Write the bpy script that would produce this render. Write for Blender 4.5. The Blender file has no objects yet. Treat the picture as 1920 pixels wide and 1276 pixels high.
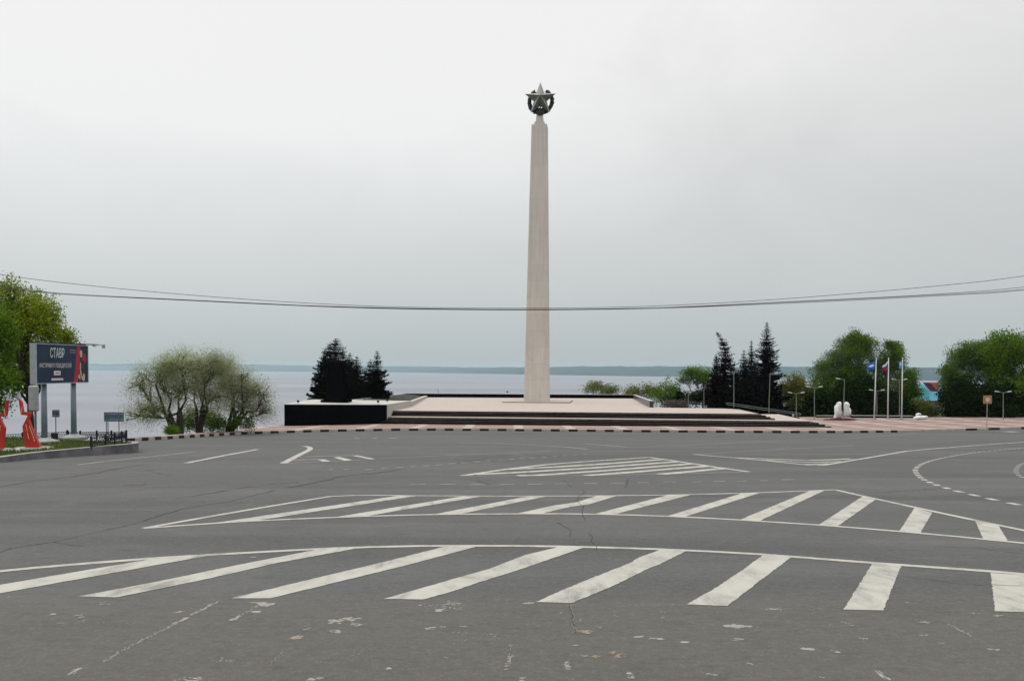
import bpy, bmesh, math, random
import numpy as np
from mathutils import Vector, Matrix

# ------------------------------------------------------------------ camera, sky, sun, exposure
S = bpy.context.scene
C = S.collection
F = 1450.0
PITCH = math.radians(1.5)
ROLL = math.radians(0.15)
CZ = 1.7
PPX, PPY = 960.0, 691.0 + F * math.tan(PITCH)

cam = bpy.data.cameras.new('camera')
cam.sensor_width = 36.0
cam.lens = F / 1920.0 * 36.0
cam.shift_y = (PPY - 638.0) / 1920.0
cam.clip_start = 0.1
cam.clip_end = 60000.0
cam_o = bpy.data.objects.new('camera', cam)
C.objects.link(cam_o)
cam_o.location = (0, 0, CZ)
cam_o.rotation_euler = (Matrix.Rotation(math.pi / 2 - PITCH, 3, 'X') @ Matrix.Rotation(ROLL, 3, 'Z')).to_euler()
S.camera = cam_o

SUN_EL, SUN_AZ = math.radians(52), math.radians(-62)     # azimuth from +Y towards +X
SKY_LOW, SKY_RISE, SKY_GLOW, SKY_ZENITH = 0.53, 0.76, 0.62, 1.25

w = bpy.data.worlds.new('World')
S.world = w
w.use_nodes = True
nt = w.node_tree
nt.nodes.clear()
N = nt.nodes.new
L = nt.links.new
out = N('ShaderNodeOutputWorld')
bg = N('ShaderNodeBackground')
bg.inputs['Strength'].default_value = 0.1
L(bg.outputs[0], out.inputs[0])
sky = N('ShaderNodeTexSky')
sky.sky_type = 'NISHITA'
sky.sun_disc = False
sky.sun_elevation = SUN_EL
sky.sun_rotation = SUN_AZ
sky.air_density = 1.0
sky.dust_density = 3.0
tc = N('ShaderNodeTexCoord')
sep = N('ShaderNodeSeparateXYZ')
L(tc.outputs['Generated'], sep.inputs[0])
def wmath(op, a, b=None, clamp=False):
    n = N('ShaderNodeMath'); n.operation = op; n.use_clamp = clamp
    for i, x in enumerate((a, b)):
        if x is None: continue
        if isinstance(x, (int, float)): n.inputs[i].default_value = x
        else: L(x, n.inputs[i])
    return n.outputs[0]
# overcast brightness grows with height and is brighter towards the veiled sun
h = wmath('MAXIMUM', sep.outputs[2], 0.0)
mp = N('ShaderNodeMapping'); L(tc.outputs['Generated'], mp.inputs[0])
mp.inputs['Scale'].default_value = (1.0, 1.0, 1.9)
nz = N('ShaderNodeTexNoise'); L(mp.outputs[0], nz.inputs['Vector'])
nz.inputs['Scale'].default_value = 3.2; nz.inputs['Detail'].default_value = 6.0; nz.inputs['Roughness'].default_value = 0.55
nz.inputs['Distortion'].default_value = 0.6
nv = wmath('ADD', wmath('MULTIPLY', wmath('SUBTRACT', nz.outputs[0], 0.5), 1.05), 1.0)
side = wmath('ADD', wmath('MULTIPLY', sep.outputs[0], -0.25), 1.0)
rise = wmath('MULTIPLY', wmath('MULTIPLY', wmath('MULTIPLY', h, SKY_RISE), nv), side)
dotn = N('ShaderNodeVectorMath'); dotn.operation = 'DOT_PRODUCT'; L(tc.outputs['Generated'], dotn.inputs[0])
ga, ge = math.radians(-22), math.radians(26)
dotn.inputs[1].default_value = (math.sin(ga) * math.cos(ge), math.cos(ga) * math.cos(ge), math.sin(ge))
glow = wmath('MULTIPLY', wmath('MULTIPLY', wmath('POWER', wmath('MAXIMUM', dotn.outputs['Value'], 0.0), 6.0), h), SKY_GLOW)
low = wmath('MINIMUM', wmath('ADD', wmath('ADD', rise, glow), SKY_LOW), 0.91)
ss = N('ShaderNodeMapRange'); ss.interpolation_type = 'SMOOTHSTEP'; L(h, ss.inputs[0])
ss.inputs[1].default_value = .46; ss.inputs[2].default_value = .85; ss.inputs[3].default_value = 0; ss.inputs[4].default_value = SKY_ZENITH
lum = wmath('ADD', low, ss.outputs[0])
ramp = N('ShaderNodeValToRGB'); L(wmath('MULTIPLY', h, 3.0, True), ramp.inputs[0])
ramp.color_ramp.elements[0].color = (0.87, 0.975, 1.0, 1)
ramp.color_ramp.elements[1].color = (1.0, 1.0, 0.985, 1)
e = ramp.color_ramp.elements.new(0.3); e.color = (0.95, 0.995, 1.0, 1)
cl = N('ShaderNodeMix'); cl.data_type = 'RGBA'; cl.blend_type = 'MULTIPLY'; cl.inputs[0].default_value = 1.0
L(ramp.outputs[0], cl.inputs[6])
comb = N('ShaderNodeCombineColor')
l10 = wmath('MULTIPLY', lum, 10.0)
for i in range(3): L(l10, comb.inputs[i])
L(comb.outputs[0], cl.inputs[7])
mx = N('ShaderNodeMix'); mx.data_type = 'RGBA'; mx.inputs[0].default_value = 0.94
L(sky.outputs[0], mx.inputs[6]); L(cl.outputs[2], mx.inputs[7])
L(mx.outputs[2], bg.inputs[0])

sun = bpy.data.lights.new('sun', 'SUN')
sun.energy = 0.8
sun.angle = math.radians(16)
sun.color = (1.0, 0.95, 0.88)
sun_o = bpy.data.objects.new('sun', sun)
C.objects.link(sun_o)
sd = Vector((math.sin(SUN_AZ) * math.cos(SUN_EL), math.cos(SUN_AZ) * math.cos(SUN_EL), math.sin(SUN_EL)))
sun_o.rotation_euler = (-sd).to_track_quat('-Z', 'Y').to_euler()
sun_o.location = (-40, 30, 80)

S.view_settings.view_transform = 'Standard'
S.view_settings.look = 'None'
S.view_settings.exposure = 0.0
S.view_settings.gamma = 1.0
S.cycles.max_bounces = 6
S.cycles.transparent_max_bounces = 8
S.cycles.volume_bounces = 0

# ------------------------------------------------------------------ measuring helpers
def zr(Y):
    """height of the road: falls 6 % away from the camera, then levels out at the square"""
    if Y <= 60: return -.06 * Y
    if Y <= 100:
        t = Y - 60
        return -3.6 - (.06 * t - .06 * t * t / 80)
    return -4.8

def ray(px, py):
    dx, dy = px - PPX, py - PPY
    u = dx * math.cos(ROLL) + dy * math.sin(ROLL)
    v = -dx * math.sin(ROLL) + dy * math.cos(ROLL)
    fy = F * math.cos(PITCH) - v * math.sin(PITCH)
    fz = -F * math.sin(PITCH) - v * math.cos(PITCH)
    return u / fy, fz / fy

def at(px, py, Y):
    a, b = ray(px, py)
    return Vector((a * Y, Y, CZ + b * Y))

def onz(px, py, z):
    a, b = ray(px, py)
    Y = (z - CZ) / b
    return Vector((a * Y, Y, z))

def onroad(px, py, dz=0.0):
    a, b = ray(px, py)
    lo, hi = 1.0, 300.0
    for _ in range(50):
        m = (lo + hi) / 2
        if CZ + b * m > zr(m) + dz: lo = m
        else: hi = m
    return Vector((a * lo, lo, zr(lo) + dz))

# ------------------------------------------------------------------ tagging helpers
def tag(o, label=None, cat=None, group=None, kind=None):
    if label: o['label'] = label
    if cat: o['category'] = cat
    if group: o['group'] = group
    if kind: o['kind'] = kind
    return o

def thing(name, label, cat, loc=(0, 0, 0), rotz=0.0, group=None):
    o = bpy.data.objects.new(name, None)
    C.objects.link(o)
    o.empty_display_size = 0.3
    o.location = loc
    o.rotation_euler = (0, 0, rotz)
    return tag(o, label, cat, group)

def struct(o, label=None):
    return tag(o, label, None, None, 'structure')

def copy_tree(o, parent=None):
    c = o.copy()
    C.objects.link(c)
    if parent is not None:
        c.parent = parent
    for ch in list(o.children):
        copy_tree(ch, c)
    return c

class MB:
    """collects shapes for ONE mesh"""
    def __init__(s):
        s.v, s.f, s.m = [], [], []
    def add(s, vs, fs, mi=0):
        b = len(s.v)
        s.v.extend([tuple(x) for x in vs])
        for f in fs:
            s.f.append(tuple(b + i for i in f)); s.m.append(mi)
        return s
    def box(s, c, d, rz=0.0, mi=0, taper=1.0):
        x, y, z = d[0] / 2, d[1] / 2, d[2] / 2
        R = Matrix.Rotation(rz, 3, 'Z')
        vs = []
        for k, t in ((-1, 1.0), (1, taper)):
            for (i, j) in ((-1, -1), (1, -1), (1, 1), (-1, 1)):
                vs.append(Vector(c) + R @ Vector((i * x * t, j * y * t, k * z)))
        return s.add(vs, [(3, 2, 1, 0), (4, 5, 6, 7), (0, 1, 5, 4), (1, 2, 6, 5), (2, 3, 7, 6), (3, 0, 4, 7)], mi)
    def prism(s, poly, z0, z1, mi=0, side=None, top=None):
        """poly: XY ring, counter-clockwise; z0/z1 numbers or lists"""
        n = len(poly)
        za = z0 if isinstance(z0, (list, tuple)) else [z0] * n
        zb = z1 if isinstance(z1, (list, tuple)) else [z1] * n
        b = len(s.v)
        s.v.extend([(p[0], p[1], za[i]) for i, p in enumerate(poly)])
        s.v.extend([(p[0], p[1], zb[i]) for i, p in enumerate(poly)])
        s.f.append(tuple(b + i for i in reversed(range(n)))); s.m.append(mi)
        s.f.append(tuple(b + n + i for i in range(n))); s.m.append(mi if top is None else top)
        for i in range(n):
            j = (i + 1) % n
            s.f.append((b + i, b + j, b + n + j, b + n + i))
            s.m.append(mi if side is None else side[i])
        return s
    def tube(s, pts, rad, n=8, mi=0, caps=True):
        pts = [Vector(p) for p in pts]
        if isinstance(rad, (int, float)): rad = [rad] * len(pts)
        b = len(s.v)
        up = None
        for i, p in enumerate(pts):
            d = (pts[min(i + 1, len(pts) - 1)] - pts[max(i - 1, 0)]).normalized()
            if up is None:
                up = Vector((0, 0, 1)) if abs(d.z) < .9 else Vector((1, 0, 0))
            a = d.cross(up)
            if a.length < 1e-4: a = d.cross(Vector((0, 1, 0)))
            a.normalize()
            c = a.cross(d).normalized()
            up = c
            for k in range(n):
                t = 2 * math.pi * k / n
                s.v.append(tuple(p + a * (math.cos(t) * rad[i]) + c * (math.sin(t) * rad[i])))
        for i in range(len(pts) - 1):
            for k in range(n):
                k2 = (k + 1) % n
                s.f.append((b + i * n + k, b + i * n + k2, b + (i + 1) * n + k2, b + (i + 1) * n + k)); s.m.append(mi)
        if caps:
            s.f.append(tuple(b + k for k in reversed(range(n)))); s.m.append(mi)
            e = b + (len(pts) - 1) * n
            s.f.append(tuple(e + k for k in range(n))); s.m.append(mi)
        return s
    def lathe(s, prof, c=(0, 0, 0), n=12, mi=0):
        b = len(s.v)
        for (r, z) in prof:
            for k in range(n):
                t = 2 * math.pi * k / n
                s.v.append((c[0] + r * math.cos(t), c[1] + r * math.sin(t), c[2] + z))
        for i in range(len(prof) - 1):
            for k in range(n):
                k2 = (k + 1) % n
                s.f.append((b + i * n + k, b + i * n + k2, b + (i + 1) * n + k2, b + (i + 1) * n + k)); s.m.append(mi)
        s.f.append(tuple(b + k for k in reversed(range(n)))); s.m.append(mi)
        e = b + (len(prof) - 1) * n
        s.f.append(tuple(e + k for k in range(n))); s.m.append(mi)
        return s
    def build(s, name, mats, parent=None, smooth=False, loc=None, recalc=True):
        me = bpy.data.meshes.new(name)
        me.from_pydata(s.v, [], s.f)
        if not isinstance(mats, (list, tuple)): mats = [mats]
        for m in mats: me.materials.append(m)
        me.polygons.foreach_set('material_index', s.m)
        me.update()
        if recalc:
            bm = bmesh.new(); bm.from_mesh(me)
            bmesh.ops.recalc_face_normals(bm, faces=bm.faces)
            bm.to_mesh(me); bm.free()
        if smooth:
            me.polygons.foreach_set('use_smooth', [True] * len(me.polygons))
        o = bpy.data.objects.new(name, me)
        C.objects.link(o)
        if parent is not None: o.parent = parent
        if loc is not None: o.location = loc
        return o

def bevel(o, wd, seg=2):
    m = o.modifiers.new('bevel', 'BEVEL'); m.width = wd; m.segments = seg; m.limit_method = 'ANGLE'
    m.angle_limit = math.radians(40)
    return o

# ------------------------------------------------------------------ materials
def newmat(name):
    m = bpy.data.materials.new(name); m.use_nodes = True
    t = m.node_tree
    return m, t, t.nodes['Principled BSDF']

def node(t, ty, **kw):
    n = t.nodes.new(ty)
    for k, v in kw.items():
        if hasattr(n, k) and k not in ('Scale', 'Detail'): setattr(n, k, v)
        else: n.inputs[k].default_value = v
    return n

def mixc(t, fac, a, b, blend='MIX'):
    n = t.nodes.new('ShaderNodeMix'); n.data_type = 'RGBA'; n.blend_type = blend
    for i, x in ((0, fac), (6, a), (7, b)):
        if hasattr(x, 'links') or hasattr(x, 'is_linked'): t.links.new(x, n.inputs[i])
        elif i == 0: n.inputs[0].default_value = x
        else: n.inputs[i].default_value = (*x, 1) if len(x) == 3 else x
    return n.outputs[2]

def mth(t, op, a, b=None, c=None, clamp=False):
    n = t.nodes.new('ShaderNodeMath'); n.operation = op; n.use_clamp = clamp
    for i, x in enumerate((a, b, c)):
        if x is None: continue
        if isinstance(x, (int, float)): n.inputs[i].default_value = x
        else: t.links.new(x, n.inputs[i])
    return n.outputs[0]

def rampf(t, x, lo, hi):
    n = t.nodes.new('ShaderNodeMapRange'); n.clamp = True
    t.links.new(x, n.inputs[0]); n.inputs[1].default_value = lo; n.inputs[2].default_value = hi
    return n.outputs[0]

def noise(t, vec, scale, detail=4, rough=.55, dist=0.0):
    n = t.nodes.new('ShaderNodeTexNoise')
    n.inputs['Scale'].default_value = scale; n.inputs['Detail'].default_value = detail
    n.inputs['Roughness'].default_value = rough; n.inputs['Distortion'].default_value = dist
    if vec is not None: t.links.new(vec, n.inputs['Vector'])
    return n.outputs[0]

def geo_pos(t):
    return t.nodes.new('ShaderNodeNewGeometry').outputs['Position']

def mat(name, col, rough=.7, metal=0.0, var=.15, scale=3.0, spec=.3, bump=0.0, bscale=40.0):
    m, t, p = newmat(name)
    P = geo_pos(t)
    n = noise(t, P, scale, 5)
    c = mixc(t, rampf(t, n, .3, .7), tuple(x * (1 - var) for x in col), tuple(min(1, x * (1 + var)) for x in col))
    t.links.new(c, p.inputs['Base Color'])
    p.inputs['Roughness'].default_value = rough
    p.inputs['Metallic'].default_value = metal
    p.inputs['Specular IOR Level'].default_value = spec
    if bump:
        b = t.nodes.new('ShaderNodeBump'); b.inputs['Strength'].default_value = bump; b.inputs['Distance'].default_value = .02
        t.links.new(noise(t, P, bscale, 4), b.inputs['Height']); t.links.new(b.outputs[0], p.inputs['Normal'])
    return m

def leafmat(name, dark, light, trans=.35, clump=.5, yellow=None, spec=.12):
    m, t, p = newmat(name)
    g = t.nodes.new('ShaderNodeNewGeometry')
    r = g.outputs['Random Per Island']
    n = noise(t, g.outputs['Position'], clump, 3)
    f = mth(t, 'ADD', mth(t, 'MULTIPLY', r, .45), mth(t, 'MULTIPLY', rampf(t, n, .3, .7), .55))
    c = mixc(t, f, dark, light)
    if yellow is not None:
        c = mixc(t, rampf(t, noise(t, g.outputs['Position'], clump * .6, 2), .5, .66), c, yellow)
    t.links.new(c, p.inputs['Base Color'])
    p.inputs['Roughness'].default_value = .7
    p.inputs['Specular IOR Level'].default_value = spec
    tr = t.nodes.new('ShaderNodeBsdfTranslucent'); t.links.new(c, tr.inputs[0])
    ms = t.nodes.new('ShaderNodeMixShader'); ms.inputs[0].default_value = trans
    o = t.nodes['Material Output']
    t.links.new(p.outputs[0], ms.inputs[1]); t.links.new(tr.outputs[0], ms.inputs[2]); t.links.new(ms.outputs[0], o.inputs[0])
    return m

M = {}
# asphalt: fine aggregate, stains, a coarser browner stretch close by
def asphalt(name, k=1.0, near=True):
    m, t, p = newmat(name)
    P = geo_pos(t)
    s = t.nodes.new('ShaderNodeSeparateXYZ'); t.links.new(P, s.inputs[0])
    st = t.nodes.new('ShaderNodeMapping'); t.links.new(P, st.inputs[0]); st.inputs['Scale'].default_value = (.10, .55, .3)
    big = noise(t, st.outputs[0], 1.0, 5, .6, .4)
    mid = noise(t, P, 1.1, 5, .6)
    fine = noise(t, P, 55, 3, .7)
    vor = t.nodes.new('ShaderNodeTexVoronoi'); vor.inputs['Scale'].default_value = 95; t.links.new(P, vor.inputs['Vector'])
    c = mixc(t, rampf(t, big, .32, .68), (.070 * k, .071 * k, .073 * k), (.104 * k, .103 * k, .100 * k))
    ln_ = t.nodes.new('ShaderNodeMapping'); t.links.new(P, ln_.inputs[0]); ln_.inputs['Scale'].default_value = (.035, .42, .3); ln_.inputs['Rotation'].default_value = (0, 0, .10)
    lane = noise(t, ln_.outputs[0], 1.0, 3, .5, .8)
    c = mixc(t, mth(t, 'MULTIPLY', rampf(t, lane, .50, .66), .85), c, (.058 * k, .058 * k, .060 * k))
    st2 = noise(t, P, .33, 6, .7, 1.2)
    c = mixc(t, mth(t, 'MULTIPLY', rampf(t, st2, .56, .72), .7), c, (.060 * k, .058 * k, .054 * k))
    c = mixc(t, mth(t, 'MULTIPLY', rampf(t, st2, .46, .30), .55), c, (.125 * k, .122 * k, .115 * k))
    oil = t.nodes.new('ShaderNodeTexVoronoi'); oil.inputs['Scale'].default_value = .42; t.links.new(P, oil.inputs['Vector'])
    od = mth(t, 'ADD', oil.outputs['Distance'], mth(t, 'MULTIPLY', noise(t, P, 4, 4), .12))
    c = mixc(t, mth(t, 'MULTIPLY', mth(t, 'SUBTRACT', 1.0, rampf(t, od, .10, .22)), .45), c, (.040 * k, .039 * k, .037 * k))
    if near:
        edge = mth(t, 'ADD', s.outputs[1], mth(t, 'MULTIPLY', mth(t, 'SUBTRACT', noise(t, P, .9, 4), .5), 1.6))
        nearf = mth(t, 'SUBTRACT', 1.0, rampf(t, edge, 6.4, 7.6))
        c = mixc(t, mth(t, 'MULTIPLY', nearf, .8), c, (.098 * k, .092 * k, .078 * k))
    c = mixc(t, mth(t, 'MULTIPLY', rampf(t, mid, .45, .8), .3), c, (.055 * k, .055 * k, .055 * k))
    gr = t.nodes.new('ShaderNodeMapping'); t.links.new(P, gr.inputs[0]); gr.inputs['Scale'].default_value = (4, 11, 6)
    gn = noise(t, gr.outputs[0], 1.0, 5, .75)
    c = mixc(t, mth(t, 'MULTIPLY', rampf(t, gn, .5, .72), .6), c, (.046 * k, .046 * k, .045 * k))
    g2 = noise(t, P, 17, 4, .75)
    c = mixc(t, mth(t, 'MULTIPLY', rampf(t, g2, .5, .7), .5), c, (.15 * k, .147 * k, .138 * k))
    c = mixc(t, mth(t, 'MULTIPLY', rampf(t, gn, .25, .45), .0 + .35), (.135 * k, .132 * k, .125 * k), c) if False else c
    sp = mth(t, 'MULTIPLY', rampf(t, vor.outputs['Distance'], .25, .75), .35)
    c = mixc(t, sp, c, (.045 * k, .044 * k, .042 * k))
    c = mixc(t, mth(t, 'MULTIPLY', rampf(t, fine, .56, .72), .35), c, (.17 * k, .165 * k, .15 * k))
    t.links.new(c, p.inputs['Base Color'])
    p.inputs['Roughness'].default_value = .85
    p.inputs['Specular IOR Level'].default_value = .25
    b = t.nodes.new('ShaderNodeBump'); b.inputs['Strength'].default_value = .5; b.inputs['Distance'].default_value = .006
    t.links.new(fine, b.inputs['Height']); t.links.new(b.outputs[0], p.inputs['Normal'])
    return m
M['asphalt'] = asphalt('asphalt', .97)
M['patch'] = asphalt('asphalt_sealed', .90, False)
M['crack'] = mat('crack_tar', (.048, .047, .046), .9, 0, .3, 8)

def paint(name, col, wear):
    m, t, p = newmat(name)
    P = geo_pos(t)
    st = t.nodes.new('ShaderNodeMapping'); t.links.new(P, st.inputs[0]); st.inputs['Scale'].default_value = (1.5, .7, 1)
    a = noise(t, st.outputs[0], 2.2, 6, .65, .5)
    f = noise(t, P, 60, 3, .7)
    c = mixc(t, rampf(t, a, .4, .75), col, tuple(x * .72 for x in col))
    c = mixc(t, mth(t, 'MULTIPLY', rampf(t, mth(t, 'ADD', mth(t, 'MULTIPLY', a, .55), mth(t, 'MULTIPLY', f, .45)), wear, wear + .12), .7), c, (.12, .12, .11))
    t.links.new(c, p.inputs['Base Color']); p.inputs['Roughness'].default_value = .8
    p.inputs['Specular IOR Level'].default_value = .25
    return m
M['paint'] = paint('road_paint', (.385, .372, .335), .525)
M['paint_thin'] = paint('road_paint_faded', (.25, .25, .235), .50)
M['remnant'] = mat('paint_remnant', (.27, .265, .24), .8, 0, .2, 12)
M['remnant_ochre'] = mat('paint_remnant_ochre', (.24, .195, .14), .8, 0, .2, 12)

def paving():
    m, t, p = newmat('plaza_tiles')
    P = geo_pos(t)
    s = t.nodes.new('ShaderNodeSeparateXYZ'); t.links.new(P, s.inputs[0])
    def band(x, x0, pitch, wd):
        q = mth(t, 'DIVIDE', mth(t, 'SUBTRACT', x, x0), pitch)
        fr = mth(t, 'SUBTRACT', q, mth(t, 'FLOOR', q))
        return mth(t, 'LESS_THAN', fr, wd / pitch)
    bx = band(s.outputs[0], .2, 5.15, .95)
    by = band(s.outputs[1], 79.4, 5.15, .95)
    b = mth(t, 'MAXIMUM', bx, by)
    br = t.nodes.new('ShaderNodeTexBrick'); t.links.new(P, br.inputs['Vector'])
    br.inputs['Scale'].default_value = 1.0; br.inputs['Brick Width'].default_value = .3; br.inputs['Row Height'].default_value = .3
    br.offset = 0; br.inputs['Mortar Size'].default_value = .012
    br.inputs['Color1'].default_value = (1, 1, 1, 1); br.inputs['Color2'].default_value = (.78, .78, .78, 1); br.inputs['Mortar'].default_value = (.5, .5, .5, 1)
    dirt = noise(t, P, .35, 5)
    c = mixc(t, b, (.235, .150, .132), (.385, .325, .290))
    c = mixc(t, .6, c, br.outputs[0], 'MULTIPLY')
    c = mixc(t, mth(t, 'MULTIPLY', rampf(t, dirt, .4, .75), .35), c, (.20, .16, .14))
    t.links.new(c, p.inputs['Base Color']); p.inputs['Roughness'].default_value = .8
    p.inputs['Specular IOR Level'].default_value = .25
    return m
M['paving'] = paving()

def deckmat(name, c1, c2, w=.6, h=.6, joint=.6, rot=0.0):
    m, t, p = newmat(name)
    P = geo_pos(t)
    mp = t.nodes.new('ShaderNodeMapping'); t.links.new(P, mp.inputs[0]); mp.inputs['Rotation'].default_value = (0, 0, rot)
    br = t.nodes.new('ShaderNodeTexBrick'); t.links.new(mp.outputs[0], br.inputs['Vector'])
    br.inputs['Scale'].default_value = 1.0; br.inputs['Brick Width'].default_value = w; br.inputs['Row Height'].default_value = h
    br.offset = .5; br.inputs['Mortar Size'].default_value = .01
    br.inputs['Color1'].default_value = (*c1, 1); br.inputs['Color2'].default_value = (*c2, 1)
    br.inputs['Mortar'].default_value = (*[x * joint for x in c1], 1)
    n = noise(t, P, .4, 6, .6)
    c = mixc(t, mth(t, 'MULTIPLY', rampf(t, n, .4, .75), .3), br.outputs[0], tuple(x * .7 for x in c1))
    t.links.new(c, p.inputs['Base Color']); p.inputs['Roughness'].default_value = .75
    p.inputs['Specular IOR Level'].default_value = .25
    return m
M['deck'] = deckmat('terrace_granite', (.42, .355, .32), (.375, .32, .29), rot=.09)
M['palestone'] = deckmat('pale_stone', (.42, .39, .36), (.37, .35, .325), 1.2, .8)

def shaftmat():
    m, t, p = newmat('obelisk_stone')
    P = geo_pos(t)
    s = t.nodes.new('ShaderNodeSeparateXYZ'); t.links.new(P, s.inputs[0])
    q = mth(t, 'DIVIDE', s.outputs[2], 2.4)
    fr = mth(t, 'SUBTRACT', q, mth(t, 'FLOOR', q))
    joint = mth(t, 'LESS_THAN', fr, .025)
    rnd = t.nodes.new('ShaderNodeTexWhiteNoise'); rnd.noise_dimensions = '1D'; t.links.new(mth(t, 'FLOOR', q), rnd.inputs['W'])
    st = t.nodes.new('ShaderNodeMapping'); t.links.new(P, st.inputs[0]); st.inputs['Scale'].default_value = (2.5, 2.5, .16)
    streak = noise(t, st.outputs[0], 1.0, 6, .65)
    c = mixc(t, rampf(t, streak, .3, .72), (.48, .44, .395), (.60, .555, .505))
    c = mixc(t, mth(t, 'MULTIPLY', rnd.outputs[0], .3), c, (.43, .395, .355))
    c = mixc(t, mth(t, 'MULTIPLY', joint, .15), c, (.2, .18, .16))
    blot = noise(t, P, .8, 5)
    c = mixc(t, mth(t, 'MULTIPLY', rampf(t, blot, .55, .8), .3), c, (.27, .25, .235))
    t.links.new(c, p.inputs['Base Color']); p.inputs['Roughness'].default_value = .75
    p.inputs['Specular IOR Level'].default_value = .25
    return m
M['shaft'] = shaftmat()
M['black'] = mat('black_granite', (.0022, .0022, .0026), .9, 0, .4, 2, 0.0)
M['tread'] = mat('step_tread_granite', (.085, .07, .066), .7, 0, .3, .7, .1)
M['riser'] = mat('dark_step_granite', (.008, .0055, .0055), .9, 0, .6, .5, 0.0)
M['capstone'] = mat('light_capstone', (.40, .385, .36), .7, 0, .12, 1.5)
M['star_metal'] = mat('weathered_star_metal', (.24, .235, .22), .45, .55, .15, 1.2, .4)
M['wreath_metal'] = mat('dark_wreath_metal', (.055, .058, .062), .5, .5, .3, 3, .4)
M['galv'] = mat('galvanised_steel', (.33, .34, .35), .5, .3, .12, 4, .4)
M['post_blue'] = mat('grey_blue_post_paint', (.12, .155, .18), .55, 0, .15, 3, .3)
M['polewhite'] = mat('white_pole_paint', (.55, .56, .56), .45, 0, .06, 3, .4)
M['iron'] = mat('black_ironwork', (.012, .012, .016), .55, .2, .3, 5, .3)
M['paleiron'] = mat('grey_ironwork', (.16, .18, .20), .6, .2, .2, 5, .3)
M['concrete'] = mat('concrete', (.27, .265, .25), .85, 0, .25, 2.2, .2, .3)
M['planter'] = mat('stained_concrete', (.115, .112, .122), .85, 0, .45, 1.3, .2, .3)
M['kerbwhite'] = mat('kerb_pale', (.34, .31, .28), .8, 0, .2, 2)
M['kerbblack'] = mat('kerb_black_paint', (.012, .012, .012), .8, 0, .4, 2)
M['red'] = mat('red_enamel', (.40, .022, .018), .45, 0, .12, 2, .35)
M['gold'] = mat('pale_gold_stripe', (.60, .43, .20), .5, 0, .1, 3)
M['bark'] = mat('bark', (.030, .025, .020), .9, 0, .35, 6, .15, .5, 20)
M['birchbark'] = mat('birch_bark', (.20, .19, .175), .85, 0, .5, 2.5, .2)
M['whitestone'] = mat('white_carved_stone', (.66, .66, .66), .75, 0, .12, 2.5, .2, .6, 7)
M['soil'] = mat('bare_soil', (.055, .042, .032), .95, 0, .4, 3, .1)
M['bin'] = mat('dark_bin_metal', (.015, .018, .02), .6, .2, .3, 3)
M['signback'] = mat('grey_sign_back', (.085, .155, .215), .5, .2, .15, 4, .3)
M['cable'] = mat('cable_sheath', (.03, .032, .035), .6, 0, .1, 2)
M['plot'] = mat('grey_lamp_metal', (.19, .20, .20), .5, .2, .1, 3, .3)

def grass_m(name, a, b, s=1.5):
    return mat(name, a, .95, 0, .4, s, .1, .6, 25)
M['grass'] = mat('short_grass', (.055, .085, .022), .95, 0, .45, 1.2, .1, .6, 25)
M['bluff'] = mat('bluff_scrub', (.035, .048, .018), .95, 0, .5, .3, .1, .6, 3)

def watermat():
    m, t, p = newmat('river_water')
    P = geo_pos(t)
    mp = t.nodes.new('ShaderNodeMapping'); t.links.new(P, mp.inputs[0]); mp.inputs['Scale'].default_value = (.02, .05, .05)
    n = noise(t, mp.outputs[0], 1.0, 8, .65)
    big = t.nodes.new('ShaderNodeMapping'); t.links.new(P, big.inputs[0]); big.inputs['Scale'].default_value = (.0006, .0025, .001)
    n2 = noise(t, big.outputs[0], 1.0, 4, .5)
    c = mixc(t, rampf(t, n2, .35, .65), (.135, .14, .165), (.20, .21, .24))
    t.links.new(c, p.inputs['Base Color'])
    p.inputs['Roughness'].default_value = .42
    p.inputs['IOR'].default_value = 1.33
    b = t.nodes.new('ShaderNodeBump'); b.inputs['Strength'].default_value = .5; b.inputs['Distance'].default_value = 2.0
    t.links.new(n, b.inputs['Height']); t.links.new(b.outputs[0], p.inputs['Normal'])
    return m
M['water'] = watermat()
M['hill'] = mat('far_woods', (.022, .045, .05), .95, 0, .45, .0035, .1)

# ------------------------------------------------------------------ terrain, water, far shore
BL = [(-60, -60), (-58, 36), (-50, 43), (-38, 47), (-27.0, 52), (-27.2, 60), (-26.6, 74), (-25.4, 82), (-25.6, 97), (-28, 103), (-28.5, 118), (-23, 141),
      (24, 140), (27, 124), (40, 122), (70, 128), (240, 150), (240, -60)]
def poly_sdf(X, Y, poly):
    P = np.array(poly, float)
    d = np.full(X.shape, 1e9); inside = np.zeros(X.shape, bool)
    n = len(P)
    for i in range(n):
        a, b = P[i], P[(i + 1) % n]
        e = b - a
        t = np.clip(((X - a[0]) * e[0] + (Y - a[1]) * e[1]) / (e @ e), 0, 1)
        d = np.minimum(d, np.hypot(X - a[0] - t * e[0], Y - a[1] - t * e[1]))
        c = ((a[1] > Y) != (b[1] > Y)) & (X < (b[0] - a[0]) * (Y - a[1]) / (b[1] - a[1] + 1e-12) + a[0])
        inside ^= c
    return np.where(inside, -d, d)

zrv = np.vectorize(zr)
WATER_Z = -60.0
def terrain_h(X, Y):
    X = np.asarray(X, float); Y = np.asarray(Y, float)
    d = np.maximum(poly_sdf(X, Y, BL), 0)
    z = zrv(np.clip(Y, -60, 400)) - .3
    return np.maximum(z - d * .42 - np.minimum(d, 6) * .12, WATER_Z - 3)
def th(x, y): return float(terrain_h(np.array([x]), np.array([y]))[0])

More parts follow.
